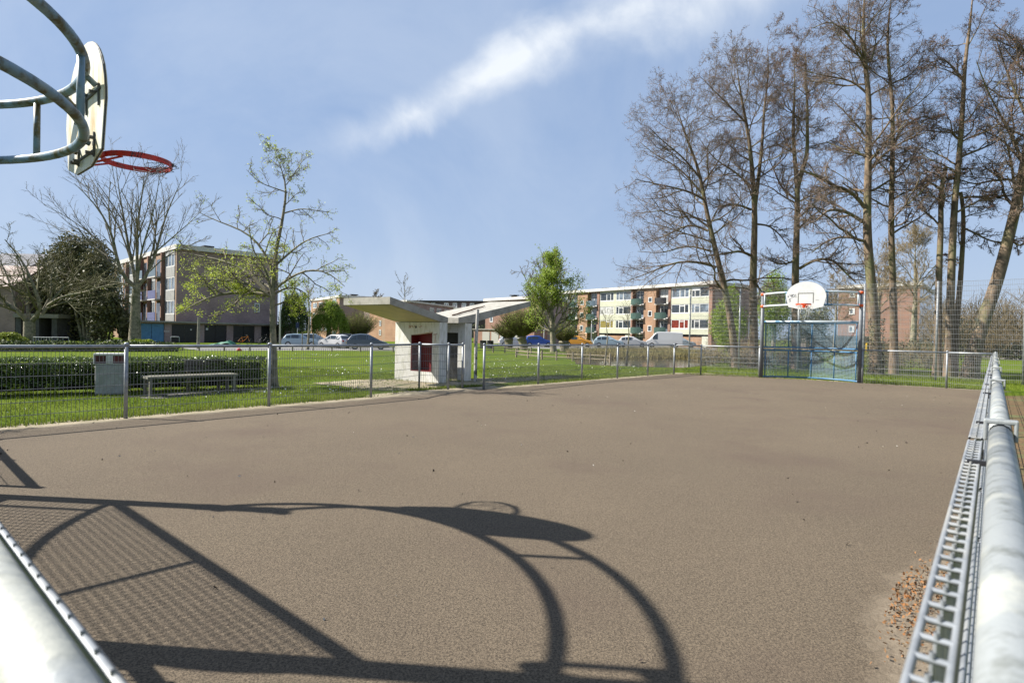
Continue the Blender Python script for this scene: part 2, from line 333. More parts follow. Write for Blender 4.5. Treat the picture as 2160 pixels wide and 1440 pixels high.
# grass blades and daisies in the nearer turf
def scatter(poly_,n):
    P=np.array([q[:2] for q in poly_]); lo=P.min(0); hi=P.max(0); out=[]
    X=rng.uniform(lo,hi,(n*3,2)); ins=np.zeros(len(X),bool); j=len(P)-1
    for i in range(len(P)):
        c=((P[i,1]>X[:,1])!=(P[j,1]>X[:,1]))&(X[:,0]<(P[j,0]-P[i,0])*(X[:,1]-P[i,1])/(P[j,1]-P[i,1]+1e-12)+P[i,0]); ins^=c; j=i
    X=X[ins][:n]; return X
def blades(X,h,wd):
    k=len(X); a=rng.uniform(0,6.28,k); hh=h*rng.uniform(.5,1.4,k); ln=rng.normal(size=(k,2))*.35*hh[:,None]
    dx=np.stack([np.cos(a),np.sin(a)],1)*wd/2
    z0=np.zeros((k,1)); b0=np.hstack([X-dx,z0]); b1=np.hstack([X+dx,z0]); tp=np.hstack([X+ln,hh[:,None]])
    return np.stack([b0,b1,tp],1).reshape(-1,3),np.arange(3*k).reshape(k,3)
g1=scatter([gnd(-260,905),gnd(300,878),gnd(800,838),gnd(1000,800),gnd(560,770),gnd(-260,800)],60000)
cl_=np.sin(g1[:,0]*3.1)+np.sin(g1[:,1]*2.7+g1[:,0])+rng.normal(size=len(g1))*.8; g1=g1[cl_>-1.1]
def outside_sand(X):
    uu=X[:,0]*US+X[:,1]*UC; vv=-X[:,0]*UC+X[:,1]*US
    bare=((X[:,0]+2.9)**2/5.5+(X[:,1]-14.3)**2/1.6<1)&(rng.random(len(X))<.85)
    return (vv>9.56+.05*np.sin(uu*5)+.04*np.sin(uu*13))&~bare&~((uu>8)&(uu<10.4)&(vv<10.1))
g1=g1[outside_sand(g1)]
g2=scatter([gnd(1040,806),gnd(1420,790),gnd(1440,778),gnd(1200,772),gnd(1000,775)],16000)
g3=scatter([gnd(1440,790),gnd(1600,797),gnd(2070,822),gnd(2200,825),gnd(2200,795),gnd(1700,778),gnd(1440,776)],32000)
bv,bf=blades(np.vstack([g1,g2,g3]),.045,.014)
tag(mk('grass',bv,bf,mat('grass_blade',(.18,.25,.035),.8,(.28,.33,.055),3,trans=.3,spec=.08)),'short spring grass growing around the court',None,kind='stuff')
e_=[]
for a_,b_ in ((UV(-1,9.6),UV(6.8,9.68)),(UV(10.6,9.6),UV(19.4,9.4)),(UV(20.75,8.3),UV(20.8,6.6)),(UV(20.8,3.6),UV(20.85,.3)),(UV(8.2,10.1),UV(10.3,9.95))):
    k=int(np.linalg.norm(b_-a_)*420); t=rng.random((k,1)); q=a_+(b_-a_)*t; q[:,:2]+=rng.normal(size=(k,2))*.07; e_.append(q[:,:2])
bv,bf=blades(np.vstack(e_),.075,.012)
tag(mk('edge_grass',bv,bf,MATS['grass_blade']),'longer ragged grass along the court edge',None,kind='stuff')
dz=scatter([gnd(-200,890),gnd(780,840),gnd(1100,800),gnd(1400,786),gnd(1300,765),gnd(600,745),gnd(-200,790)],2600); dz=dz[outside_sand(dz)]
dz=dz[(np.sin(dz[:,0]*1.3+2)+np.sin(dz[:,1]*1.1)+rng.normal(size=len(dz))*.6)>.4]
B=BIG(); P=np.hstack([dz,np.full((len(dz),1),.05)]); B.leaves(P,.017,asp=1.,flat=.2)
tag(B.build('daisies',mat('daisy_petal',(.8,.8,.74),.6)),'tiny white daisies dotted through the lawn','daisies' and None,kind='stuff')
# bits on the court
cp=scatter(court,900); cu_=cp[:,0]*US+cp[:,1]*UC
B=BIG(); B.leaves(np.hstack([cp[:150],np.full((150,1),.018)]),.014,asp=.5,flat=.1)
tag(B.build('fallen_debris',mat('dark_debris',(.05,.035,.025),.9)),'dark twigs and alder cones scattered on the asphalt',None,kind='stuff')
B=BIG(); B.leaves(np.hstack([cp[420:490],np.full((70,1),.014)]),.010,asp=.7,flat=.1)
tag(B.build('pale_debris',mat('pale_debris_m',(.6,.57,.5),.9)),'small pale chips scattered on the asphalt',None,kind='stuff')
NL=3600; t=rng.random(NL)**1.3; near=rng.random(NL)<.24; lu=np.where(near,3.55+rng.normal(0,.38,NL),.4+t*19)
lv=np.where(near,.22+.24*rng.random(NL)**.8-.25*np.abs(lu-3.55)**1.5*rng.random(NL),.0245*lu+.07+np.abs(rng.normal(size=NL))*.035)
k2=1500; lu=np.concatenate([lu,rng.uniform(1,19,k2)]); lv=np.concatenate([lv,-.1-rng.random(k2)*1.2])
LP=np.stack([US*lu-UC*lv,UC*lu+US*lv,.015+.02*rng.random(len(lu))],1)
B=BIG(); B.leaves(LP,.009,asp=.6,flat=.3)
tag(B.build('dry_leaves',mat('dry_leaf',(.36,.17,.06),.9,(.22,.15,.08),30)),'dry orange leaves blown against the right hand fence',None,kind='stuff')
lu=rng.uniform(0,20,1500) ; k=1500
# ---------------------------------------------------------------- court fences
def wire_panel(a,b,z0,z1,dz,dx,name,m,parent,off=(0,0),rv=.003,rh=.004,double=False,nrm=None,over=.03):
    a=np.array([a[0]+off[0],a[1]+off[1],0.]); b=np.array([b[0]+off[0],b[1]+off[1],0.]); L=np.linalg.norm(b-a); d=(b-a)/L; nn=np.array([d[1],-d[0],0])
    k=max(2,int(round(L/dx))); s=(np.arange(k)+.5)*L/k
    P=a+d*s[:,None]; P0=P.copy(); P1=P.copy(); P0[:,2]=z0-over; P1[:,2]=z1+over*.3
    B=BIG(); B.tubes(np.stack([P0,P1],1),rv,4)
    zs_=np.arange(z1,z0-.02,-dz); 
    if double:
        Pa=P+nn*-.016; Pb=P+nn*.016; Pa[:,2]=z1; Pb[:,2]=z1; B.tubes(np.stack([Pa,Pb],1),.0042,4)
    for o in ((-.016,.016) if double else (0.,)):
        A0=np.repeat((a+nn*o)[None],len(zs_),0); B0=np.repeat((b+nn*o)[None],len(zs_),0); A0[:,2]=zs_; B0[:,2]=zs_
        B.tubes(np.stack([A0,B0],1),rh,4)
    return B.build(name,m,parent)
def fence(label,posts,ht=1.04,pr=.026,rr=.024,side=1,double=False,collar=False,dz=.163,dx=.044,skip=(),m_w=None,mr=None,group='low mesh fences around the court',rail_over=0,postm=None,noposts=()):
    posts=[np.array([p[0],p[1],0.]) for p in posts]
    t=thing('court_fence',label,'fence',posts[0],group)
    for i,p in enumerate(posts):
        if i in noposts: continue
        b=MB()
        if collar:
            d=posts[min(i+1,len(posts)-1)]-posts[max(i-1,0)]; rot=math.atan2(d[1],d[0])
            b.box((p[0],p[1],ht/2-.03),(.04,.06,ht-.08),rot)
        else: b.cyl(p,pr,0,ht+.005,12)
        q=b.build('post',postm or M_galv,t,not collar)
        c=MB()
        if collar:
            d=posts[min(i+1,len(posts)-1)]-posts[max(i-1,0)]; rot=math.atan2(d[1],d[0])
            d=d/np.linalg.norm(d); n_=np.array([d[1],-d[0],0])
            fc=lambda x,y,z,p=p,d=d,n_=n_:tuple(p+n_*x+d*y+np.array([0,0,z]))
            c.prism([(-.043,ht-.05),(-.032,ht-.05),(-.032,ht+.004),(.032,ht+.004),(.032,ht-.05),(.043,ht-.05),(.043,ht+.018),(-.043,ht+.018)],fc,-.022,.022)
            MB().box(tuple(p-n_*.055+np.array([0,0,ht-.10])),(.03,.03,.03),rot).build('bolt',M_dark,q)
            cc=c.build('collar',mr or M_rail,q)
            mod=cc.modifiers.new('b','BEVEL'); mod.width=.004; mod.segments=2
        else:
            c.tube([(p[0],p[1],ht-.02),(p[0],p[1],ht+.02),(p[0],p[1],ht+.034)],[pr*1.18,pr*1.18,pr*.5],12); c.build('post_cap',M_galv,q,True)
    r=MB()
    for a,b_ in zip(posts[:-1],posts[1:]):
        r.tube([a+np.array([0,0,ht-rr]),b_+np.array([0,0,ht-rr])],rr,14 if collar else 8)
    r.build('top_rail',mr or M_galv,t,True)
    for i,(a,b_) in enumerate(zip(posts[:-1],posts[1:])):
        if i in skip: continue
        d=(b_-a)/np.linalg.norm(b_-a); n_=np.array([d[1],-d[0],0])*side
        o=n_*((.062 if side<0 else .052) if collar else 0.)
        wire_panel(a+d*.03,b_-d*.03,.05,ht-(.055 if collar else .075),dz,dx,'mesh_panel',m_w or M_wire,t,(o[0],o[1]),double=double,rv=.0035 if collar else .003,rh=(.0045 if double else .0075) if collar else .004)
        if collar:
            for s_ in (.18,.82):
                q=a+(b_-a)*s_
                MB().box(tuple(q+n_*.045+np.array([0,0,ht-.05])),(.02,.05,.012),math.atan2(d[1],d[0])).build('clip',M_dark,t)
    return t
P1=gnd(265,883);P2=gnd(567,857);P3=gnd(782,838)
Lf=[UV(-1.6,9.45),UV(.5,9.45),P1,P2,P3,gnd(884,819.5),gnd(945,821.5),gnd(975,819)]
fence('galvanised mesh fence along the left edge, in front of hedge and bench',Lf)
fence('galvanised mesh fence between shelter and far corner, in front of lawn and pond',[gnd(1020,821.4),gnd(1135,810),gnd(1227,802),gnd(1302,798),gnd(1366,793),gnd(1421,789)])
fence('short mesh fence at the far corner left of the far goal',[gnd(1421.5,789.3),gnd(1478,790.5),gnd(1601,796.4)],m_w=M_wireF)
fence('mesh fence to the right of the far goal, under the tall net fence',[gnd(1818,808.4),gnd(1996,819),UV(20.5,.47)],m_w=M_wireF)
rv_=lambda u:UV(u,-.022+.0245*u)
fence('close galvanised rail fence running along the right side of the court',[rv_(-.3)]+[rv_(2.43+2.72*i) for i in range(7)]+[UV(20.5,.47)],collar=True,side=-1,double=True,rr=.030,m_w=M_galv,mr=M_rail,dx=.05,noposts=(0,))
fence('very close thick rail fence in the bottom left corner beside the near goal',[UV(.108,-.35),UV(.108,1.95),UV(.112,3.42)],collar=True,side=1,double=False,rr=.030,m_w=M_galv,mr=M_rail,dx=.05,noposts=(0,))
fence('mesh fence behind the near goal out to the left corner',[UV(.38,6.74),UV(.41,8.1),UV(.45,9.4)],rr=.034)  # out of view; shifted and thickened for the shadow it throws on the court
# tall ball-stop fence
tf=thing('tall_net_fence','tall wire ball stop fence standing behind the far goal','fence',UV(24.5,5))
def onu(x,u=24.5):
    d=ray(x,700); k=u/(d[0]*US+d[1]*UC); return np.array([d[0]*k,d[1]*k,0])
tx=[onu(x) for x in (1455,1560,1684,1822,1976)]+[onu(2162)]
zt=3.35
for p in tx: 
    b=MB(); b.cyl(p,.036 if p is not tx[-1] else .045,0,zt+.03,10); b.build('post',M_galv,tf,True)
for a,b_ in zip(tx[:-1],tx[1:]): wire_panel(a,b_,.08,zt,.16,.044,'net_panel',M_wireF,tf,(-.05,-.05),rv=.003,rh=.0045)
wire_panel(tx[-1],tx[-1]+(tx[-1]-tx[-2])*1.0,.08,zt,.16,.044,'net_panel',M_wireF,tf,(-.05,-.05),rv=.003,rh=.0045)
# ---------------------------------------------------------------- goals with basketball boards
def make_goal(label,near):
    HW=1.56 if near else 1.525; SAG=.96 if near else .94; ZC=1.90 if near else 2.03; OX=-.09 if near else 0.; BK=.74; BW=.84 if near else 1.
    t=thing('goal_with_hoop',label,'goal',group='ball goals with basketball boards',local=True)
    M_r=M_bluemoss if near else mat('rail_blue_highlit',(.66,.72,.75),.35,(.16,.32,.46),1.4,lo=.50,hi=.56)  # white highlights of the far rails and crossbar painted into the blue
    for s in (-1,1):
        p=MB().cyl((s*HW,0),.062,0,3.08,20).build('post',M_pole,t,True)
        MB().tube([(s*HW,0,3.078),(s*HW,0,3.095),(s*HW,0,3.11)],[.066,.066,.03],20).build('post_cap',M_dark,p,True)
        c=MB()
        for z in (3.0,2.57): c.tube([(s*HW,0,z-.045),(s*HW,0,z+.045)],.072,16); c.tube([(s*(HW-.06),.01,z),(s*(HW-.15),.04,z)],.042,10)
        c.build('rail_clamp',M_orange,p,True)
    def arc(sag,z,n=33,hw=None):
        hw=hw or HW-.02
        x=np.linspace(-hw,hw,n); rr=(hw*hw+sag*sag)/(2*abs(sag)); y=np.sqrt(rr*rr-x*x)-(rr-abs(sag)); return np.stack([x,y*math.copysign(1,sag),np.full(n,z)],1)
    for z in (3.0,2.57): MB().tube(arc(SAG,z),.031,12).build('bowed_rail',M_r,t,True)
    for x in (-HW+.08,-.62,.62,HW-.08):
        y=float(np.interp(x,arc(SAG,0)[:,0],arc(SAG,0)[:,1])); MB().tube([(x,y,2.57),(x,y,3.0)],.022,10).build('upright_tube',M_r,t,True)
    # board
    pts=[(-.60,2.83),(-.52,2.50),(-.22,2.425),(.22,2.425),(.52,2.50),(.60,2.83)]
    for a in np.linspace(8,172,17): pts.append((.60*math.cos(R(a)),2.83+.50*math.sin(R(a))))
    pts=[(a*BW+OX,b) for a,b in pts]
    # order: bottom left round to the arc from right to left
    idf=lambda x,y,z:(x,y,z)
    bd=MB().prism(pts,idf,1.02,1.04).build('backboard',M_boardold if near else M_board,t)
    ed=MB()
    for i in range(len(pts)):
        (xa,za),(xb,zb)=pts[i],pts[(i+1)%len(pts)]; ed.tube([(xa,1.03,za),(xb,1.03,zb)],.0055,6)
    if near: ed.build('board_edge',mat('board_edge_grey',(.10,.09,.08),.7),bd)
    fr=MB(); y0,y1=1.0405,1.043
    for x0,x1,z0,z1 in ((-.24,.24,2.93,2.96),(-.24,-.21,2.62,2.93),(.21,.24,2.62,2.93)): fr.boxf(idf,x0,x1,y0,y1,z0,z1)
    fr.build('target_frame',mat('grey_marking',(.30,.30,.27),.7),bd)
    if not near:
        # seen from the court the board's left is local +x
        st=MB(); yy=1.0425
        def stroke(P,wd=.010):
            P=[(.60-a*1.2,2.42+bz) for a,bz in P]; st.tube([(a,yy,z) for a,z in P],wd*.55,5)
        S=lambda ox,oz,k,L:[(ox+a*k,oz+b*k) for a,b in L]
        k=.085; z0=.405
        stroke(S(.10,z0,k,[(0,1.1),(.05,.55),(.6,.5)])); stroke(S(.10,z0,k,[(.55,1.15),(.6,-.35)]))
        stroke(S(.165,z0,k,[(.3,.0),(0,.25),(0,.8),(.3,1.05),(.6,.8),(.6,.25),(.3,0)]))
        stroke(S(.245,z0,k,[(0,1.15),(.1,-.25)]))
        stroke(S(.075,z0-.14,k*.95,[(.65,1.0),(.1,.9),(.05,.5),(.5,.45),(.55,.1),(.2,-.15),(0,.05)]))
        stroke(S(.045,z0,k*.5,[(0,0),(.5,1)])); stroke(S(.045,z0,k*.5,[(.5,0),(0,1)]))
        for i in range(4): stroke([(.745+i*.022,.285+.01*(i%2)),(.757+i*.022,.30)],.006)
        for i,a in enumerate((.32,.455,.53,.68)): stroke([(a,.585),(a+.006,.585)],.012)
        st.build('marker_writing',M_dark,bd)
    # arms between rails and board
    for x in (-.28,0,.28):
        y=float(np.interp(x,arc(SAG,0)[:,0],arc(SAG,0)[:,1])); MB().tube([(x,y,2.99),(x*1.05,1.0,2.93)],.020,8).build('board_arm',M_r,t,True)
        if x: MB().tube([(x*.6,y,2.58),(x*.6,1.0,2.56)],.018,8).build('board_arm',M_r,t,True)
    br=MB(); bl_=MB()
    br.boxf(idf,-.33,.33,1.008,1.019,2.905,2.92); bl_.boxf(idf,-.21,.21,1.008,1.019,2.505,2.52)
    for x in (-.3,0,.3): br.boxf(idf,x-.006,x+.006,1.008,1.019,2.80,2.95)
    for x in (-.2,.2): bl_.boxf(idf,x-.006,x+.006,1.008,1.019,2.47,2.64)
    for x in (-.3,-.05,.25): br.tube([(x,.97,2.895),(x,1.006,2.895)],.014,8)
    for x,z in ((-.2,2.49),(-.2,2.6),(.2,2.49),(.2,2.6),(-.12,2.49),(.12,2.6)): bl_.tube([(x,.965,z),(x,1.006,z)],.013,8)
    for q in (br,bl_): q.build('board_bracket',mat('bracket_grey',(.13,.13,.12),.6),t)
    # hoop: flat steel band, bracket, braces
    RC=(OX+.02,1.36,2.56); n=40; V=[];Fq=[]
    for i in range(n):
        a=2*math.pi*i/n
        for rr_,z in ((.225,-.02),(.232,-.02),(.232,.02),(.225,.02)): V.append((RC[0]+rr_*math.cos(a),RC[1]+rr_*math.sin(a),RC[2]+z))
    for i in range(n):
        for j in range(4): Fq.append((i*4+j,i*4+(j+1)%4,((i+1)%n)*4+(j+1)%4,((i+1)%n)*4+j))
    hp=mk('hoop',V,Fq,M_red if near else mat('orange_rim',(.78,.11,.02),.4),t)
    M_h=M_red if near else MATS['orange_rim']
    h=MB(); h.boxf(idf,RC[0]-.05,RC[0]+.05,1.041,1.14,2.545,2.575); h.boxf(idf,RC[0]-.07,RC[0]+.07,1.041,1.05,2.47,2.60)
    for s in (-1,1): h.tube([(RC[0]+s*.06,1.045,2.47),(RC[0]+s*.15,1.22,2.545)],.008,6)
    h.build('hoop_bracket',M_h,hp)
    B=BIG(); Pn=[];
    for i in range(26 if near else 16):
        a=rng.uniform(0,6.28) if not near else rng.normal(1.4,.9); p=np.array([RC[0]+.228*math.cos(a),1.36+.228*math.sin(a),2.56+rng.uniform(-.02,.02)]); q=[p]
        for k in range(5): p=p+np.array([*rng.normal(size=2)*.03-np.array([(p[0])*.12,(p[1]-1.36)*.12]),-abs(rng.normal())*(.022 if near else .075)]); q.append(p)
        Pn.append(q)
    B.tubes(np.array(Pn),.0022 if near else .005,4)
    if near:
        for a in (1.9,1.2,-.3): 
            q=[(RC[0]+.231*math.cos(a+.03*k)+.012*math.sin(k*2.3),1.36+.231*math.sin(a+.03*k)+.012*math.cos(k*2.3),2.56+.028*math.cos(k*2.3)) for k in range(-6,7)]; B.tubes(np.array([q]),.003,4)
    B.build('torn_net',mat('net_string_old' if near else 'net_string',(.16,.16,.17) if near else (.6,.6,.56),.9),hp)
    # goal frame
    MB().tube([(-HW,0,ZC),(HW,0,ZC)],.033,12).build('crossbar',M_r if not near else M_blue,t,True)
    for z in (ZC-.03,1.12,1.01,.05): MB().tube(arc(-BK,z),.028,10).build('back_bar',M_blue,t,True)
    A=arc(-BK,0,201)
    for x in (-1.42,-.73,0,.73,1.42):
        y=float(np.interp(x,A[:,0],A[:,1]))
        for z0,z1 in ((.05,1.01),(1.12,ZC-.03)): MB().tube([(x,y,z0),(x,y,z1)],.019,8).build('frame_tube',M_blue,t,True)
    for x in (0,): MB().tube([(x,0,ZC),(x,float(np.interp(x,A[:,0],A[:,1])),ZC-.03)],.019,8).build('frame_tube',M_blue,t,True)
    M_m=mat('blue_grey_mesh',(.30,.42,.50),.5)
    sp=.045
    for z0,z1,nm in ((.08,.99,'mesh_panel'),(1.14,ZC-.05,'mesh_panel')):
        x=np.arange(-1.40,1.41,sp); y=np.interp(x,A[:,0],A[:,1]); B=BIG()
        B.tubes(np.stack([np.stack([x,y,np.full(len(x),z0)],1),np.stack([x,y,np.full(len(x),z1)],1)],1),.0048,4)
        C=arc(-BK,0,25); Z=np.arange(z0,z1+.001,sp); P=np.repeat(C[None],len(Z),0); P[:,:,2]=Z[:,None]; B.tubes(P,.0048,4); B.build(nm,M_m,t)
    x=np.arange(-1.40,1.41,sp); y=np.interp(x,A[:,0],A[:,1]); B=BIG()
    B.tubes(np.stack([np.stack([x,y,np.full(len(x),ZC-.025)],1),np.stack([x,x*0,np.full(len(x),ZC-.01)],1)],1),.0045,4)
    for yy in np.arange(-sp,-BK,-sp):
        ok=x[y<yy]
        if len(ok)>1: B.tubes(np.array([[(ok[0],yy,ZC-.02),(ok[-1],yy,ZC-.02)]]),.0045,4)
    B.build('roof_mesh',M_m,t)
    return t
g=make_goal('weathered near goal with moss streaked rails, stained board and red rim, upper left',True)
g.location=tuple(UV(.13,5.07)); g.rotation_euler=(0,0,-AU)
g=make_goal('far blue goal with clean white board and orange rim at the end of the court',False)
G1=gnd(1605,796.6);G2=gnd(1812,808); gc=(G1+G2)/2; d=G2-G1
g.location=tuple(gc); g.rotation_euler=(0,0,math.atan2(-d[1],-d[0])); g.scale=(.925,)*3
# ---------------------------------------------------------------- trees
def levels(P0,D,L,Rd,K,wig,trop,taper=.35):
    """grow N branches of K segments"""
    n=len(P0); P=np.empty((n,K+1,3)); Rr=np.empty((n,K+1)); P[:,0]=P0; d=D/np.linalg.norm(D,axis=1,keepdims=True)
    Rr[:,0]=Rd; T=np.empty((n,K+1,3)); T[:,0]=d
    for k in range(K):
        d=d+rng.normal(size=(n,3))*wig+np.array([0,0,trop]); d/=np.linalg.norm(d,axis=1,keepdims=True)
        P[:,k+1]=P[:,k]+d*(L/K)[:,None]; Rr[:,k+1]=Rd*(1-(1-taper)*(k+1)/K); T[:,k+1]=d
    return P,Rr,T
def spawn(P,Rr,T,L,c,t0,ang,ratio,rratio,outz=0.,minr=.003):
    n,K,_=P.shape; idx=np.repeat(np.arange(n),c); t=t0+(1-t0)*(np.tile(np.arange(c),n)+rng.uniform(.1,.9,n*c))/c
    f=t*(K-1); i=np.minimum(f.astype(int),K-2); fr=(f-i)[:,None]
    p=P[idx,i]*(1-fr)+P[idx,i+1]*fr; d=T[idx,i]; r=Rr[idx,i]
    q=rng.normal(size=(n*c,3)); q-=d*(q*d).sum(1,keepdims=True); q/=np.linalg.norm(q,axis=1,keepdims=True); q[:,2]+=outz
    a=np.radians(rng.normal(ang,ang*.22,n*c))[:,None]; dd=d*np.cos(a)+q*np.sin(a)
    l=L[idx]*ratio*(1.15-.55*t)*rng.uniform(.6,1.25,n*c); return p,dd,l,np.maximum(r*rratio,minr)
def resample(P,n):
    P=np.array(P,float); s=np.r_[0,np.cumsum(np.linalg.norm(np.diff(P,axis=0),axis=1))]; t=np.linspace(0,s[-1],n)
    # smooth spline through the points
    out=np.stack([np.interp(t,s,P[:,k]) for k in range(3)],1)
    for _ in range(2): out[1:-1]=(out[:-2]+2*out[1:-1]+out[2:])/4
    return out,s[-1]
def px_path(pts,Y,dy=0):
    n=len(pts); ddy=np.linspace(0,dy,n); return [atY(x,y,Y+ddy[i]) for i,(x,y) in enumerate(pts)]
def tree(name,label,stems,limbs,lv,mb,mt,group=None,buds=None,leaves=None,trunk_n=10,minr=.006,tip=.004,lw=.8,lmat=None):
    """stems: (world pts, r0, r1, limb count, limb length); limbs: (world pts, r0, r1); lv: per level (count, ang, ratio, K, wig, trop)"""
    base=np.array(stems[0][0][0]); base[2]=0
    t=thing(name,label,'tree',base,group); TR=BIG(); CR=BIG(); SP=[]
    for pts,ra,rb,nl,ll,t0,outz in stems:
        P,L=resample(pts,24); rad=ra+(rb-ra)*np.linspace(0,1,24); rad[-4:]*=np.array([.85,.65,.4,.2]) if rb<.06 else 1; 
        if P[0][2]<.15: rad[0]*=1.35; rad[1]*=1.1
        rad=rad*(.90 if name=='alder_tree' else 1); TR.tubes(P[None],rad[None],trunk_n)
        if nl:
            T=np.gradient(P,axis=0); T/=np.linalg.norm(T,axis=1,keepdims=True)
            tt=np.sort(1-(1-t0)*(1-rng.uniform(0,1,nl)**.8)*.98); f=tt*23; i=np.minimum(f.astype(int),22); p=P[i]*(1-(f-i)[:,None])+P[i+1]*(f-i)[:,None]
            a=rng.uniform(0,6.28)+np.arange(nl)*2.4+rng.normal(size=nl)*.3; z=outz+tt*.5
            d=np.stack([np.cos(a),np.sin(a),z],1); l=ll*(1.1-.55*tt)*rng.uniform(.7,1.2,nl); SP.append((p,d,l,np.minimum(rad[i]*.38,.012+.022*l)))
    p,d,l,r=[np.concatenate([s[k] for s in SP]) for k in range(4)] if SP else (np.zeros((0,3)),np.zeros((0,3)),np.zeros(0),np.zeros(0))
    sets=[]
    if len(p): sets.append(levels(p,d,l,r,9,.16,lw*.05,.3)+(l,))
    for pts,ra,rb in limbs:
        P,L=resample(pts,10); T=np.gradient(P,axis=0); T/=np.linalg.norm(T,axis=1,keepdims=True); sets.append((P[None],np.linspace(ra,rb,10)[None],T[None],np.array([L])))
    P=np.concatenate([s[0] for s in sets]); Rr=np.concatenate([s[1] for s in sets]); T=np.concatenate([s[2] for s in sets]); L=np.concatenate([s[3] for s in sets])
    TR.tubes(P,Rr,5)
    last=None
    for j,(c,ang,ratio,K,wig,trop) in enumerate(lv):
        p,d,l,r=spawn(P,Rr,T,L,c,.12 if j==0 else .15,ang,ratio,.55,0,minr if j<len(lv)-1 else tip)
        P,Rr,T=levels(p,d,l,r,K,wig,trop,.5); L=l; CR.tubes(P,Rr,4 if j==0 else 3); last=P
        if j==len(lv)-2 or len(lv)==1: prev=P
    if buds:
        n,size=buds; n=min(n,int(len(last)*1.3)); i=rng.integers(0,len(last),n); k=rng.integers(1,last.shape[1],n); q=last[i,k]+rng.normal(size=(n,3))*size*.8; CR.leaves(q,size,1,asp=.6)
    if leaves:
        n,size,spread,zmax=leaves; i=rng.integers(0,len(last),n); k=rng.integers(0,last.shape[1],n); q=last[i,k]+rng.normal(size=(n,3))*spread
        if zmax: 
            keep=rng.random(n)<np.clip((zmax[1]-q[:,2])/(zmax[1]-zmax[0]),zmax[2],1); q=q[keep]
        CR.leaves(q,size,1,asp=.55)
    TR.build('trunk',mb,t,True)
    CR.build('crown',None,t,mats=[mt,lmat or M_bud])
    return t
leaves_mat=M_leaf
LVA=[(9,46,.50,5,.18,.035),(8,46,.52,5,.32,.03),(7,46,.58,4,.42,.02)]
AG='tall bare alders behind the far goal'
def W(pts,Y,dy=0): return px_path(pts,Y,dy)
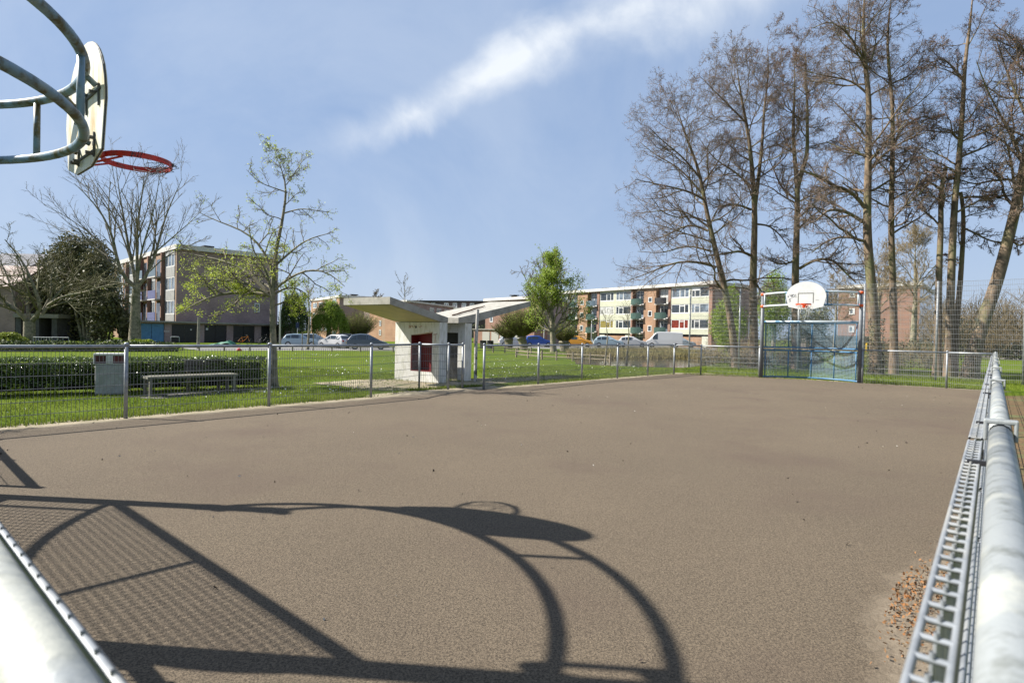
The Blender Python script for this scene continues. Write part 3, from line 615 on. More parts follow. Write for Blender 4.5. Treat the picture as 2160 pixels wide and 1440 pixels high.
alders=[
 ('leftmost tall bare alder, leaning left over the tall fence',[(W([(1553,782),(1549,729),(1535,635),(1519,569),(1505,510),(1487,431),(1477,366),(1460,320),(1442,276),(1428,225),(1420,205)],26),.20,.03,24,4.0,.22,.05)],
   [(W([(1489,423),(1456,403),(1424,397),(1407,392),(1384,388),(1340,378)],26,-1),.06,.015),(W([(1494,487),(1461,471),(1436,479),(1400,500),(1370,510)],26,1),.06,.015),(W([(1510,563),(1475,551),(1426,551),(1382,570),(1320,594)],26,-1),.06,.012),(W([(1500,530),(1450,515),(1400,535),(1345,530)],26,1.5),.05,.012),(W([(1480,380),(1440,330),(1400,300),(1370,270)],26,-1),.05,.015),(W([(1480,390),(1510,350),(1530,310)],26,1),.05,.015),(W([(1483,410),(1430,350),(1385,330),(1350,300)],26,.8),.05,.012),(W([(1497,480),(1440,440),(1390,445),(1335,450)],26,1.0),.05,.012)]),
 ('second alder from the left with a forked upper trunk',[(W([(1590,783),(1590,700),(1588,616),(1590,530),(1593,452),(1586,345),(1575,258),(1560,194),(1555,140),(1550,110)],26.5),.24,.03,20,3.2,.25,.1),(W([(1592,440),(1601,366),(1608,301),(1612,230),(1622,150),(1618,92)],26.5,.6),.11,.02,12,2.6,.3,.25)],
   [(W([(1584,539),(1561,527),(1533,536),(1494,537)],26.5,-1),.07,.02),(W([(1584,442),(1551,429),(1504,438)],26.5,-1),.06,.02),(W([(1590,400),(1550,360),(1510,340),(1480,300)],26.5,1),.06,.015),(W([(1594,473),(1622,474),(1650,500),(1665,525)],26.5,-.5),.05,.015),(W([(1575,260),(1530,215),(1500,185),(1475,160)],26.5,-.5),.045,.012)]),
 ('third alder from the left, directly behind the white board',[(W([(1680,792),(1679,700),(1677,594),(1681,474),(1683,388),(1675,330),(1672,276),(1677,172),(1675,110)],25.5),.23,.025,16,2.8,.25,.1),(W([(1683,395),(1692,360),(1703,327),(1703,215),(1698,150),(1700,95)],25.5,-.5),.11,.02,14,2.4,.3,.25)],
   [(W([(1686,567),(1719,545),(1760,544),(1777,570),(1806,596)],25.5,-1.5),.07,.03),(W([(1686,480),(1720,450),(1750,430)],25.5,1),.05,.02),(W([(1678,420),(1650,400),(1620,330)],25.5,1),.06,.015)]),
 ('fourth alder from the left, thick trunk just right of the goal',[(W([(1849,795),(1845,690),(1838,602),(1830,520),(1828,474),(1831,380),(1832,301),(1834,194),(1823,129),(1819,69),(1823,0),(1826,-50)],22.8),.235,.05,24,3.4,.3,.15)],
   [(W([(1820,468),(1784,444),(1743,440),(1736,454),(1719,468)],22.8,-1),.075,.03),(W([(1823,437),(1796,399),(1748,391),(1729,367),(1683,360)],22.8,-.5),.08,.03),(W([(1825,509),(1784,497),(1746,505),(1712,533)],22.8,1),.06,.02),(W([(1832,365),(1850,335),(1880,315),(1900,300),(1950,280)],22.8,-.5),.06,.02),(W([(1826,330),(1795,315),(1770,300)],22.8,.5),.05,.02),(W([(1832,200),(1800,170),(1740,160),(1700,150)],22.8,.5),.05,.015),(W([(1825,130),(1790,70),(1750,40),(1715,60)],22.8,-.5),.05,.015)]),
 ('fifth alder from the left, straight pale trunk',[(W([(1885,795),(1886,690),(1883,590),(1879,474),(1883,323),(1883,194),(1871,129),(1871,65),(1880,0),(1885,-50)],23.2),.17,.03,22,3.0,.3,.15)],
   [(W([(1884,310),(1900,270),(1950,240),(1985,260)],23.2,.5),.06,.015),(W([(1882,480),(1910,470),(1925,440)],23.2,-.6),.04,.015)]),
 ('sixth alder from the left with a snapped off top',[(W([(1976,799),(1979,700),(1980,590),(1985,474),(1984,400),(1992,370),(1995,353)],22.3),.16,.08,5,1.5,.6,.1)],
   [(W([(1984,400),(1960,380),(1940,410),(1915,430)],22.3,-.5),.05,.015),(W([(1985,480),(1960,450),(1935,440),(1930,415)],22.3,.6),.04,.012)]),
 ('seventh alder from the left, tall slim reddish trunk',[(W([(2000,799),(2003,700),(2006,590),(2013,431),(2023,336),(2032,215),(2034,129),(2047,56),(2051,0),(2055,-50)],22.1),.18,.04,15,2.7,.35,.25)],
   [(W([(2028,330),(2080,310),(2120,290)],22.1,.6),.05,.015),(W([(2034,170),(1990,120),(1950,140)],22.1,.6),.05,.015)]),
 ('slender curved dark alder stem touching the tall reddish one',[(W([(2014,800),(2016,700),(2026,590),(2032,495),(2032,431),(2026,405)],22.6),.13,.07,3,1.4,.5,.1)],
   [(W([(2028,418),(2059,413),(2078,420),(2138,411)],22.6,-.5),.05,.02),(W([(2030,480),(2049,488),(2088,509),(2117,512)],22.6,-.4),.04,.03)]),
 ('stout alder at the right edge, leaning steeply to the right',[(W([(2044,800),(2058,720),(2087,640),(2105,590),(2131,487),(2150,409),(2160,345),(2180,250),(2190,150),(2195,50),(2200,-30)],21.6),.27,.07,22,3.3,.35,.55)],
   [(W([(2126,500),(2150,520),(2165,510)],21.6,-.4),.05,.02),(W([(2160,345),(2120,260),(2080,190),(2060,130)],21.6,-.5),.06,.015),(W([(2160,345),(2110,290),(2060,270)],21.6,.8),.05,.015),(W([(2175,270),(2130,170),(2100,80)],21.6,.5),.06,.015)]),
]
for lab,st,lm in alders:
    tree('alder_tree',lab,st,lm,LVA,M_bark,M_twig,AG,buds=(12000,.018),minr=.0055,tip=.0036)
# ivy and brushwood round the alder feet
def clumps(cs,n,size,rad,flatz=1.,shell=.0):
    """leaf points in noisy ellipsoids; cs: (x,y,z,rx,ry,rz)"""
    out=[]
    tot=sum(c[3]*c[4]*c[5] for c in cs)
    for c in cs:
        k=max(20,int(n*c[3]*c[4]*c[5]/tot)); d=rng.normal(size=(k,3)); d/=np.linalg.norm(d,axis=1,keepdims=True)
        rr=(shell+(1-shell)*rng.random(k)**.45)*(1+.12*np.sin(d[:,0]*7+c[0])*np.cos(d[:,2]*6+c[1])+.1*np.sin(d[:,1]*11+d[:,2]*9))
        q=np.array(c[:3])+d*rr[:,None]*np.array(c[3:]); out.append(q[q[:,2]>.02])
    return np.concatenate(out)
# ---------------------------------------------------------------- lawn trees
TR_=gnd(578,816); Y1=TR_[1]
tree('young_tree','leafing young tree on the lawn beside the hedge end, fresh green leaves',
 [(W([(578,818),(577,734),(574,633),(578,572),(582,523),(595,474),(599,435),(606,406),(601,374),(590,345),(578,322)],Y1),.085,.010,13,1.05,.30,.22)],
 [(W([(569,623),(540,617),(500,616),(459,620),(430,632),(416,636),(387,656)],Y1,-.4),.045,.010),(W([(566,618),(546,598),(523,572),(490,556),(459,546),(420,540),(384,533)],Y1,.3),.05,.008),
  (W([(576,580),(560,530),(527,494),(504,481),(459,468),(420,448)],Y1,.3),.035,.007),(W([(580,610),(600,592),(624,578),(659,565),(702,578),(727,604)],Y1,-.4),.035,.007),
  (W([(582,559),(611,533),(643,507),(680,495),(705,490)],Y1,.3),.03,.006),(W([(575,625),(595,608),(625,605),(645,618),(659,640)],Y1,.4),.028,.006),(W([(599,450),(634,439),(695,448)],Y1,.2),.018,.005),
  (W([(606,406),(580,397),(545,385),(520,358)],Y1,-.2),.016,.004),(W([(575,630),(560,560),(535,540),(525,480)],Y1,-.5),.03,.007),(W([(572,625),(530,600),(480,590),(400,590)],Y1,-.9),.03,.006),(W([(574,610),(550,590),(500,600),(440,585)],Y1,.9),.03,.006),(W([(604,390),(625,360),(640,335),(655,330)],Y1,.1),.012,.004)],
 [(8,50,.42,4,.22,.03),(6,48,.5,3,.3,.02),(3,45,.5,2,.3,0)],M_bark2,M_twig2,leaves=(40000,.018,.030,(1.5,3.6,.07)),minr=.0042,tip=.0028,lmat=M_leaf)
Y2=46
tree('plane_tree','large bare tree with stout pale trunk in front of the blue garage door',
 [(W([(284,727),(285,690),(286,650),(287,620),(289,598)],Y2),.46,.25,0,0,.3,0)],
 [(W([(287,607),(268,598),(254,591),(248,560),(245,539),(235,481),(222,461),(190,415),(157,387)],Y2,-1),.17,.02),(W([(287,607),(284,572),(270,525),(262,460),(251,410),(245,350)],Y2,1),.15,.015),
  (W([(289,607),(290,560),(287,507),(290,461),(300,420),(306,345)],Y2,-1),.15,.015),(W([(290,607),(300,601),(316,572),(332,526),(345,461),(365,420),(384,377)],Y2,1),.15,.015),
  (W([(245,539),(190,491),(130,450),(92,432)],Y2,-1),.07,.012),(W([(250,560),(200,520),(150,490),(95,470)],Y2,1),.06,.012),(W([(330,530),(365,500),(400,470),(430,440)],Y2,-1),.06,.012),(W([(270,600),(230,590),(180,600),(100,560)],Y2,1),.055,.012),
  (W([(290,590),(296,530),(318,470),(330,420),(338,360)],Y2,-2),.10,.015),(W([(286,600),(275,540),(240,450),(205,400),(185,365)],Y2,2),.09,.015),(W([(316,572),(350,540),(395,520),(425,505)],Y2,1),.055,.012)],
 [(8,26,.42,6,.06,.05),(6,32,.48,4,.12,.05),(3,36,.5,3,.16,.02)],M_bark2,M_twig2,minr=.014,tip=.008,leaves=(500,.10,.3,(3,5.5,0.0)),lmat=M_leaf)
Y0=44
tree('pollarded_tree','low wide pollarded tree with mossy limbs at the far left',
 [(W([(61,727),(62,700),(62,678)],Y0),.38,.36,0,0,.3,0)],
 [(W([(60,680),(52,668),(35,654),(0,629),(-40,610)],Y0,-1),.2,.05),(W([(62,678),(58,650),(57,637),(60,600),(55,560)],Y0,1),.16,.04),(W([(64,680),(80,668),(92,658),(90,641),(71,614),(65,577),(40,540),(10,505)],Y0,-1),.18,.03),
  (W([(88,664),(108,635),(146,595),(187,547)],Y0,1),.13,.03),(W([(100,645),(130,622),(177,620),(208,604),(256,597)],Y0,-1),.10,.03),(W([(90,655),(110,620),(105,580),(125,540)],Y0,2),.1,.03),(W([(35,654),(25,610),(10,570),(-10,530)],Y0,1),.1,.03),(W([(100,650),(150,632),(200,628),(250,615)],Y0,1.5),.055,.012)],
 [(8,40,.5,5,.16,.03),(6,42,.55,4,.2,.02),(4,42,.55,3,.2,.02)],M_bark2,mat('mossy_twig',(.17,.16,.075),.9),minr=.02,tip=.012)
# evergreens
def leafmass(name,label,cs,n,size,m,trunks,group=None,mt=None,cat='tree',shell=.35,asp=.55):
    b=np.array([np.mean([c[0] for c in cs]),np.mean([c[1] for c in cs]),0]); t=thing(name,label,cat,b,group)
    B=BIG(); B.leaves(clumps(cs,n,size,1,shell=shell),size,asp=asp); B.build('crown',m,t)
    if trunks:
        B=BIG()
        for p,r_ in trunks: P,_=resample(p,6); B.tubes(P[None],np.linspace(r_,r_*.6,6)[None],7)
        B.build('trunk',mt or M_bark2,t,True)
    return t
def sub(cx,cy,cz,rx,ry,rz,n=9,k=.48):
    """a handful of overlapping clumps filling an ellipsoid, for an uneven outline"""
    out=[(cx,cy,cz,rx*.62,ry*.62,rz*.62)]
    for i in range(n):
        d=rng.normal(size=3); d/=np.linalg.norm(d); d*=rng.uniform(.5,.72); s=k*rng.uniform(.7,1.15); out.append((cx+d[0]*rx,cy+d[1]*ry,cz+d[2]*rz,rx*s,ry*s,rz*s))
    return out
def ell(x0,x1,y0,y1,Y,ry=None):
    a=atY((x0+x1)/2,(y0+y1)/2,Y); rx=(x1-x0)/2*Y/F; rz=(y1-y0)/2*Y/F; return (a[0],a[1],a[2],rx,ry or rx,rz)
leafmass('evergreen_tree','big dark evergreen mass with several bare stems behind the mossy pollard',sub(*ell(84,250,492,735,50),n=16)+sub(*ell(150,262,560,740,49),n=8),42000,.13,M_ever,[(W([(180+dx,726),(178+dx*1.6,690),(170+dx*2.6,640)],48.2),.12) for dx in (-6,-1,4,9)])
leafmass('evergreen_tree','smaller olive green evergreen behind the arched carport',sub(*ell(20,125,575,735,51),n=10),14000,.12,mat('olive_leaf',(.14,.13,.05),.7,(.22,.19,.09),2),[(W([(70,726),(72,680)],51),.15)])
leafmass('evergreen_shrub','dark glossy shrub between evergreen and bare tree',sub(*ell(240,290,640,735,49),n=7),7000,.11,M_ever,None,cat='shrub')
leafmass('garden_shrub','bright lime green shrub at the left edge',sub(*ell(-20,45,702,730,42),n=8),3500,.09,mat('lime_leaf',(.33,.38,.07),.6,trans=.3),None,cat='shrub')
leafmass('garden_shrub','leafy green shrub at the foot of the bare tree',sub(*ell(265,325,710,736,44),n=8),3500,.08,M_leaf,None,cat='shrub')
cs=[]
for i in range(26):
    x=-60+i*17+rng.normal()*4; p=gnd(x,741); cs.append((p[0],p[1],.12,.6,.45,.38+.12*rng.random()))
B=BIG(); B.leaves(clumps(cs,16000,.06,1),.055); tag(B.build('ground_cover',mat('cover_leaf',(.07,.12,.03),.7,(.17,.18,.08),2.2)),'low planting strip along the lawn edge in front of the garages',None,kind='stuff')
# weeping willows and other spring trees
def weeper(label,x0,x1,y0,y1,ybase,xt,Y,n,m=M_willow,grp='spring green willows along the car park'):
    c=atY((x0+x1)/2,y0,Y); b=atY(xt,ybase,Y); b[2]=0; t=thing('willow_tree',label,'tree',b,grp); rx=(x1-x0)/2*Y/F; top=c[2]; bot=atY((x0+x1)/2,y1,Y)[2]
    B=BIG(); k=n//26; a=rng.uniform(0,6.28,k); r_=rx*np.sqrt(rng.random(k))*(1+.12*np.sin(a*5)); px_=c[0]+r_*np.cos(a); py_=c[1]+r_*np.sin(a)*.8
    zt_=top-(r_/rx)**2*(top-bot)*.45+rng.normal(size=k)*.12-(top-bot)*.04; ln=(zt_-bot)*rng.uniform(.3,1.0,k)*(.35+.65*r_/rx)
    P=[]
    for i in range(26): P.append(np.stack([px_+rng.normal(size=k)*.07,py_+rng.normal(size=k)*.07,zt_-ln*i/26],1))
    P=np.concatenate(P); B.leaves(P,.085,asp=.35); B.tubes(np.stack([np.stack([px_,py_,zt_],1),np.stack([px_,py_,zt_-ln],1)],1),.008,3); B.build('crown',m,t)
    B=BIG(); q=np.array([b,[b[0]+.1,b[1],(top+0)*.35],[c[0],c[1],top*.62]]); P_,_=resample(q,8); B.tubes(P_[None],np.linspace(.30,.16,8)[None],8)
    for i in range(10):
        a=rng.uniform(0,6.28); e=np.array([c[0]+rx*.6*math.cos(a),c[1]+rx*.6*math.sin(a),top-.5]); P_,_=resample(np.array([q[2]-[0,0,top*.12*rng.random()],(q[2]+e)/2+[0,0,.4],e]),6); B.tubes(P_[None],np.linspace(.11,.03,6)[None],5)
    B.build('trunk',M_bark2,t,True); return t
weeper('bright yellow green weeping willow left of the shelter roof',658,732,630,722,724,692,58,16000)
weeper('darker bluish green drooping tree beside the slim lamp post',590,650,612,722,724,617,56,13000,mat('willow_leaf_dull',(.085,.14,.045),.7,(.17,.22,.06),2,trans=.25))
def pollard(label,xt,ybase,ytop,Y,rt,x0,x1,yc,n=420,leaves=0,m=None,grp='pollard willows by the pond',lean=0):
    b=atY(xt,ybase,Y); b[2]=0; t=thing('pollard_willow',label,'tree',b,grp); top=atY(xt+lean,ytop,Y); B=BIG(); P_,_=resample(np.array([b,(b+top)/2+[.05,0,0],top]),6)
    rr=np.linspace(rt,rt*1.05,6); rr[-1]=rt*1.3; B.tubes(P_[None],rr[None],9); B.tubes(np.array([[top,top+[0,0,rt*.8]]]),np.array([[rt*1.3,rt*.5]]),9); B.build('trunk',M_bark2,t,True)
    rx=(x1-x0)/2*Y/F; cx=atY((x0+x1)/2,yc,Y); hh=cx[2]-top[2]; a=rng.uniform(0,6.28,n); q=np.sqrt(rng.random(n))*1.15
    D=np.stack([q*rx*np.cos(a)+(cx[0]-top[0]),q*rx*.8*np.sin(a),hh*np.sqrt(np.clip(1.25-(q/1.15)**2*.9,.1,2))],1); L=np.linalg.norm(D,axis=1)*rng.uniform(.6,1.05,n)
    P0=top+np.stack([rt*.9*np.cos(a)*q,rt*.9*np.sin(a)*q,np.full(n,rt*.4)],1); P,Rr,T=levels(P0,D,L,np.full(n,.02),5,.07,.06,.35)
    C=BIG(); C.tubes(P,Rr,3); p,d,l,r_=spawn(P,Rr,T,L,5,.3,24,.4,.6,0,.007); P2,R2,T2=levels(p,d,l,r_,3,.1,.04,.5); C.tubes(P2,R2,3)
    if leaves: i=rng.integers(0,len(P2),leaves); k=rng.integers(0,4,leaves); C.leaves(P2[i,k]+rng.normal(size=(leaves,3))*.06,.06,1,asp=.4)
    C.build('crown',None,t,mats=[m or M_brush,M_willow]); return t
tw_g=mat('green_willow_twig',(.20,.19,.07),.9,(.15,.14,.06),2)
pollard('round headed pollard willow with thick leaning trunk in front of the brick gable',1106,733,712,48,.34,1058,1150,655,520,2500,tw_g,lean=-6)
pollard('small pollard willow with short brush of twigs beside the white car',1073,731,716,50,.34,1040,1092,685,260,400,tw_g)
pollard('squat pollard willow stump with dark twigs right of the green tree',1190,742,722,46,.36,1165,1215,690,220,500,tw_g)
pollard('brushy olive pollard in front of the brown wall left of the shelter',753,728,718,60,.25,722,795,664,420,1500,tw_g,grp='pollard willows by the car park')
Yg=44
tree('willow_tree','tall fresh green willow with many upright stems left of the long flats',
 [(W([(1168,745),(1166,715),(1165,690),(1163,640),(1166,600),(1168,560)],Yg),.24,.03,16,2.2,.25,1.1)],
 [(W([(1166,705),(1145,670),(1122,640),(1108,610)],Yg,-.8),.10,.02),(W([(1166,705),(1184,670),(1206,635),(1218,600)],Yg,.8),.10,.02),(W([(1166,710),(1190,690),(1220,675),(1235,660)],Yg,.5),.07,.02),(W([(1165,700),(1140,690),(1120,650)],Yg,1.2),.07,.02),(W([(1165,690),(1180,640),(1185,590),(1180,565)],Yg,-1.4),.09,.02),(W([(1165,690),(1150,640),(1148,590),(1152,555)],Yg,1.4),.09,.02)],
 [(9,30,.5,5,.12,.05),(7,34,.5,3,.2,.02)],M_bark2,tw_g,leaves=(15000,.062,.13,None),minr=.018,tip=.010,lmat=M_willow)
tree('bare_tree','round topped bare grey tree behind the fresh green willow',
 [(W([(1135,728),(1138,660),(1142,600),(1148,560)],75),.35,.05,16,3.4,.25,.7)],[(W([(1138,650),(1115,600),(1100,570)],75,1),.14,.03),(W([(1140,640),(1170,590),(1185,565)],75,-1),.14,.03)],
 [(9,42,.5,5,.15,.03),(7,42,.5,4,.2,.02),(4,40,.5,2,.2,0)],M_bark2,M_twig2,minr=.028,tip=.016)
for lab,x0,x1,y0,y1,Y,n in (('light green tree crown behind the leftmost alder trunk',1500,1580,600,760,52,13000),('bright green tree crown behind the white backboard',1585,1680,575,740,56,16000),('small green tree behind the blue goal frame',1660,1760,625,750,58,9000)):
    c=ell(x0,x1,y0,y1,Y); bx=gnd((x0+x1)/2,722+10)[:2]
    leafmass('leafy_tree',lab,sub(*c,n=12,k=.42),n,.085,M_willow if n>10000 else mat('dull_leaf',(.10,.13,.05),.7,(.17,.18,.08),3),[(np.array([[c[0],c[1],0],[c[0]+.1,c[1],c[2]*.6],[c[0],c[1],c[2]]]),.22)]+[(np.array([[c[0],c[1],c[2]*.5],[c[0]+dx,c[1]+dy,c[2]+c[5]*.5]]),.08) for dx,dy in ((1,.5),(-1,.3),(.4,-1))],'green trees behind the net fence',shell=.1,asp=.4)
def bare(label,xt,yb,Y,yt,w,rt,n=14,group='bare trees in the distance',brown=True,lv=None,minr=None,z0=.3):
    h=atY(xt,yt,Y)[2]
    b=atY(xt,yb,Y); b[2]=0; L=w*Y/F
    return tree('bare_tree',label,[(np.array([b,[b[0]+.1,b[1],h*.5],[b[0]-.05,b[1],h*.93]]),rt,rt*.12,n,L*.95,z0,.75)],[],lv or [(9,40,.5,5,.15,.04),(8,40,.5,4,.2,.02),(5,40,.5,2,.2,0)],M_bark2,M_brush if brown else M_twig2,group,minr=minr or .00026*Y,tip=.00015*Y)
bare('brown bare crown rising behind the fifth alder',1925,735,48,492,100,.28,20)
bare('wide brown bare crown above the right brick block',1850,735,62,545,110,.28,18)
bare('low brown bare tree left of the right brick block',1760,735,66,575,60,.2,14)
bare('tiny bare tree sticking up over the shelter roof',851,726,40,575,46,.07,11,brown=False,lv=[(4,30,.5,4,.08,.03),(4,35,.5,3,.1,.02)],z0=.62,minr=.012)
bare('faint bare tree top above the brown flats',793,726,90,620,30,.2,12,brown=False)
for lab,x,yb,yt,w in (('thin young bare tree nearer the shelter on the pond bank',1276,767,655,42,),('thin young bare tree further right on the pond bank',1321,768,640,48)):
    Yb=gnd(x,yb)[1]; bare(lab,x,yb,Yb,yt,w,.045,7,'young trees on the pond bank',False,[(5,30,.5,4,.08,.04),(4,32,.5,3,.1,.02)],.006,.55)
bare('staked young tree with red brown buds by the road',649,738,38,600,48,.09,12,'young trees by the road',True,[(7,34,.5,4,.1,.03),(6,36,.5,3,.1,.02)],.010,.3)
# tree outside the frame on the left: only its shadow and none of its crown is in view
tree('young_tree','leafy young tree beyond the left edge that throws branch shadows on the court',[(np.array([[-10.6,6.9,0],[-10.6,6.95,1.6],[-10.5,6.9,3.6]]),.09,.015,16,1.5,.35,.3)],[],[(7,48,.45,4,.2,.03),(6,46,.5,3,.25,0)],M_bark2,M_twig2,leaves=(2500,.03,.05,None),lmat=M_leaf)
# thicket at right, reeds, far tree line
def mass(name,label,cs,n,size,m,asp=.5,shell=.1): 
    B=BIG(); B.leaves(clumps(cs,n,size,1,shell=shell),size,asp=asp); return tag(B.build(name,m),label,None,kind='stuff')
cs=[]
for i in range(34):
    x=1955+rng.random()*330; Y=rng.uniform(44,70); zt_=atY(x,rng.uniform(622,665),Y)[2]; p=atY(x,700,Y); cs.append((p[0],p[1],zt_*.45,rng.uniform(1.5,2.8),2,zt_*.55))
P=clumps(cs,6500,.1,1); D=rng.normal(size=P.shape)*[.5,.5,.6]+[0,0,.8]
B=BIG(); Pp,Rr,T=levels(P,D,rng.uniform(.7,1.8,len(P)),np.full(len(P),.022),4,.2,.04,.4); B.tubes(Pp,Rr,3)
tag(B.build('thicket',mat('thicket_twig',(.25,.19,.10),.9,(.17,.13,.07),.4)),'dense brown thicket of bare bushes beyond the right end of the net fence',None,kind='stuff')
mass('undergrowth','low green bushes under the brown thicket',[(*atY(x,0,Y)[:2],.6,1.6,1.2,.9) for x,Y in ((1960,46),(2010,50),(2130,55),(2170,48),(2220,50),(1900,52),(2080,75))],9000,.09,M_ivy)
cs=[]
for i in range(46):
    x=rng.uniform(1490,1990); Y=rng.uniform(25.5,31); p=gnd(x,740); p=atY(x,760,Y); cs.append((p[0],p[1],.25,rng.uniform(.3,.7),.5,rng.uniform(.25,.75)))
mass('ivy_undergrowth','ivy and scrub growing round the alder trunks',cs,15000,.042,M_ivy,shell=.0)
P=clumps(cs,2600,.1,1); B=BIG(); Pp,Rr,T=levels(P,rng.normal(size=P.shape)*.6+[0,0,.9],rng.uniform(.4,1.1,len(P)),np.full(len(P),.007),4,.2,.03,.5); B.tubes(Pp,Rr,3)
tag(B.build('scrub',M_brush),'thin brown brushwood stems among the ivy',None,kind='stuff')
# ivy sleeves climbing two trunks
for q,lab in (((1849,22.7),'ivy climbing the foot of the thick fourth alder'),((2046,21.5),'ivy at the foot of the leaning right hand alder')):
    b=atY(q[0],760,q[1]); B=BIG(); k=1500; a=rng.uniform(0,6.28,k); z=rng.random(k)**1.4*2.2; r_=.27+rng.normal(size=k)*.03
    B.leaves(np.stack([b[0]+r_*np.cos(a)-(z*.03),b[1]+r_*np.sin(a),z],1),.035); tag(B.build('ivy',M_ivy),lab,'ivy')
X=scatter([gnd(1195,757),gnd(1440,757),gnd(1510,768),gnd(1520,752),gnd(1420,742),gnd(1200,744)],26000); hh=rng.uniform(.25,.6,len(X))
bv,bf=blades(X,.42,.028); tag(mk('reeds',bv,bf,mat('dry_reed',(.36,.29,.13),.9,(.27,.26,.11),.5)),'bed of dry yellow reeds along the pond',None,kind='stuff')
cs=[]
for i in range(120):
    x=-500+i*27; Y=rng.uniform(135,175); p=atY(x,700,Y); cs.append((p[0],p[1],1.5,4,3,rng.uniform(2,3.6)))
mass('treeline','far off line of hedges and trees on the horizon',cs,24000,.30,mat('far_leaf',(.13,.14,.08),.9,(.16,.18,.07),.2))
# ---------------------------------------------------------------- hedge, bin, bench
hl=np.array([-9.0,10.3,0.]); hr=np.array([-5.32,12.72,0.]); hd=(hr-hl)/np.linalg.norm(hr-hl); hn=np.array([-hd[1],hd[0],0]); LH=np.linalg.norm(hr-hl); L0=-4.5
t=thing('hedge','clipped dark green box hedge behind bench and bin','hedge',hr)
fh=lambda x,y,z:tuple(hl+hd*x+hn*y+np.array([0,0,z]))
MB().boxf(fh,L0,LH-.12,.14,.5,.08,.56).build('shade_core',mat('hedge_inner_shade',(.02,.022,.012),1.),t)  # solid near-black block painted as the shade inside the hedge
B=BIG(); k=52000; x=rng.uniform(L0,LH,k); face=rng.random(k)
y=np.where(face<.55,rng.normal(.03,.035,k),rng.uniform(0,.62,k)); z=np.where(face<.55,rng.uniform(.10,.67,k),np.where(face<.85,rng.normal(.655,.02,k),rng.uniform(.05,.65,k)))
zl=(z<.18)&(np.sin(x*9)+np.sin(x*4.3)<.3); y=y+.02*np.sin(x*6)+.015*np.sin(z*17+x*3); z=z+.012*np.sin(x*8)
P=hl+hd*x[:,None]+hn*y[:,None]; P[:,2]=z; P=P[~zl]; B.leaves(P,.018,asp=.6)
B.build('foliage',M_hedge,t)
# sprouts at the foot
k=2600; x=rng.uniform(L0,LH,k); x=x[(np.sin(x*5)+np.sin(x*11))>.1]; B=BIG(); P=hl+hd*x[:,None]+hn*(rng.normal(-.02,.03,len(x)))[:,None]; P[:,2]=rng.uniform(.04,.22,len(x)); B.leaves(P,.02,asp=.6); B.build('young_shoots',M_leaf,t)
bb=gnd(230,834); bdir=hd
t=thing('litter_bin','pale concrete litter bin with two dark red openings, standing before the hedge','litter bin',bb)
fb=frame(bb,(.9,.44)); w2=.25
c=MB(); c.boxf(fb,-w2+.02,w2-.02,-.30,0,.0,.60)
o=c.build('body',mat('bin_concrete',(.40,.41,.40),.85,(.30,.31,.30),6,c3=(.34,.36,.31),s3=3),t); md=o.modifiers.new('b','BEVEL'); md.width=.05; md.segments=4
c=MB(); c.boxf(fb,-w2,w2,-.32,.01,.745,.785); c.boxf(fb,-w2,-w2+.02,-.32,.01,.60,.745); c.boxf(fb,w2-.02,w2,-.32,.01,.60,.745); c.boxf(fb,-.055,.055,-.32,.01,.60,.745); c.boxf(fb,-w2,w2,-.32,-.29,.60,.745); c.boxf(fb,-w2,w2,-.32,.01,.585,.60)
o=c.build('top_frame',mat('bin_white',(.62,.62,.60),.8,(.5,.5,.48),7),t); md=o.modifiers.new('b','BEVEL'); md.width=.006
for x0,x1 in ((-w2+.022,-.057),(.057,w2-.022)): MB().boxf(fb,x0,x1,-.26,-.015,.603,.74).build('opening_flap',mat('dark_red_paint',(.16,.015,.015),.5,(.05,.01,.01),9),t)
ba=gnd(316,838); be=gnd(500,827); bl=np.linalg.norm(be-ba); fbn=frame(ba,be-ba)
t=thing('park_bench','weathered grey park bench with long seat and short plank backrest','bench',(ba+be)/2)
M_bw=mat('bench_plank',(.27,.26,.21),.85,(.17,.16,.13),9,stretch=(.3,.3,1)); 
for y in (-.02,-.17,-.32): MB().boxf(fbn,-.03,bl+.03,y-.12,y,.335,.375).build('seat_plank',M_bw,t)
for x in (.0,bl-.07):
    b=MB(); b.boxf(fbn,x,x+.05,-.40,-.02,.30,.333); b.boxf(fbn,x,x+.05,-.07,-.02,0,.30); b.boxf(fbn,x,x+.05,-.40,-.35,0,.30); b.build('leg',M_bw,t)
x0,x1=.88,1.70
for z in (.40,.53): MB().boxf(fbn,x0-.05,x1-.1,-.74,-.70,z,z+.115).build('back_plank',mat('back_plank_wood',(.16,.15,.12),.9,(.11,.10,.085),9,stretch=(.3,.3,1)),t)
for x in (x0,x1-.22): MB().boxf(fbn,x,x+.06,-.80,-.745,0,.62).build('back_post',M_wood,t)
# ---------------------------------------------------------------- concrete shelter
so_=np.array([-3.17,15.83,0.]); fs=frame(so_,(1.3,-.93)); fs2=lambda a,b,c:fs(b,a,c); WL=1.62
t=thing('concrete_shelter','white concrete shelter with two butterfly roofs and a dark red niche','shelter',so_+np.array([.8,0,0]))
def wall_with_hole(name,y0,y1,hx0,hx1,hz0,hz1,hz1b,m,top=1.56):
    b=MB(); b.boxf(fs,0,hx0,y0,y1,0,top); b.boxf(fs,hx1,WL,y0,y1,0,top)
    if hz0>0: b.boxf(fs,hx0,hx1,y0,y1,0,hz0)
    b.prism([(hx0,hz1),(hx1,hz1b),(hx1,top),(hx0,top)],fs,y0,y1); return b.build(name,m,t)
w1=wall_with_hole('wall',-.29,0,.60,1.37,.27,1.22,1.31,M_concw)
M_rd=mat('dark_red_wall',(.20,.012,.014),.55,(.14,.01,.012),7)
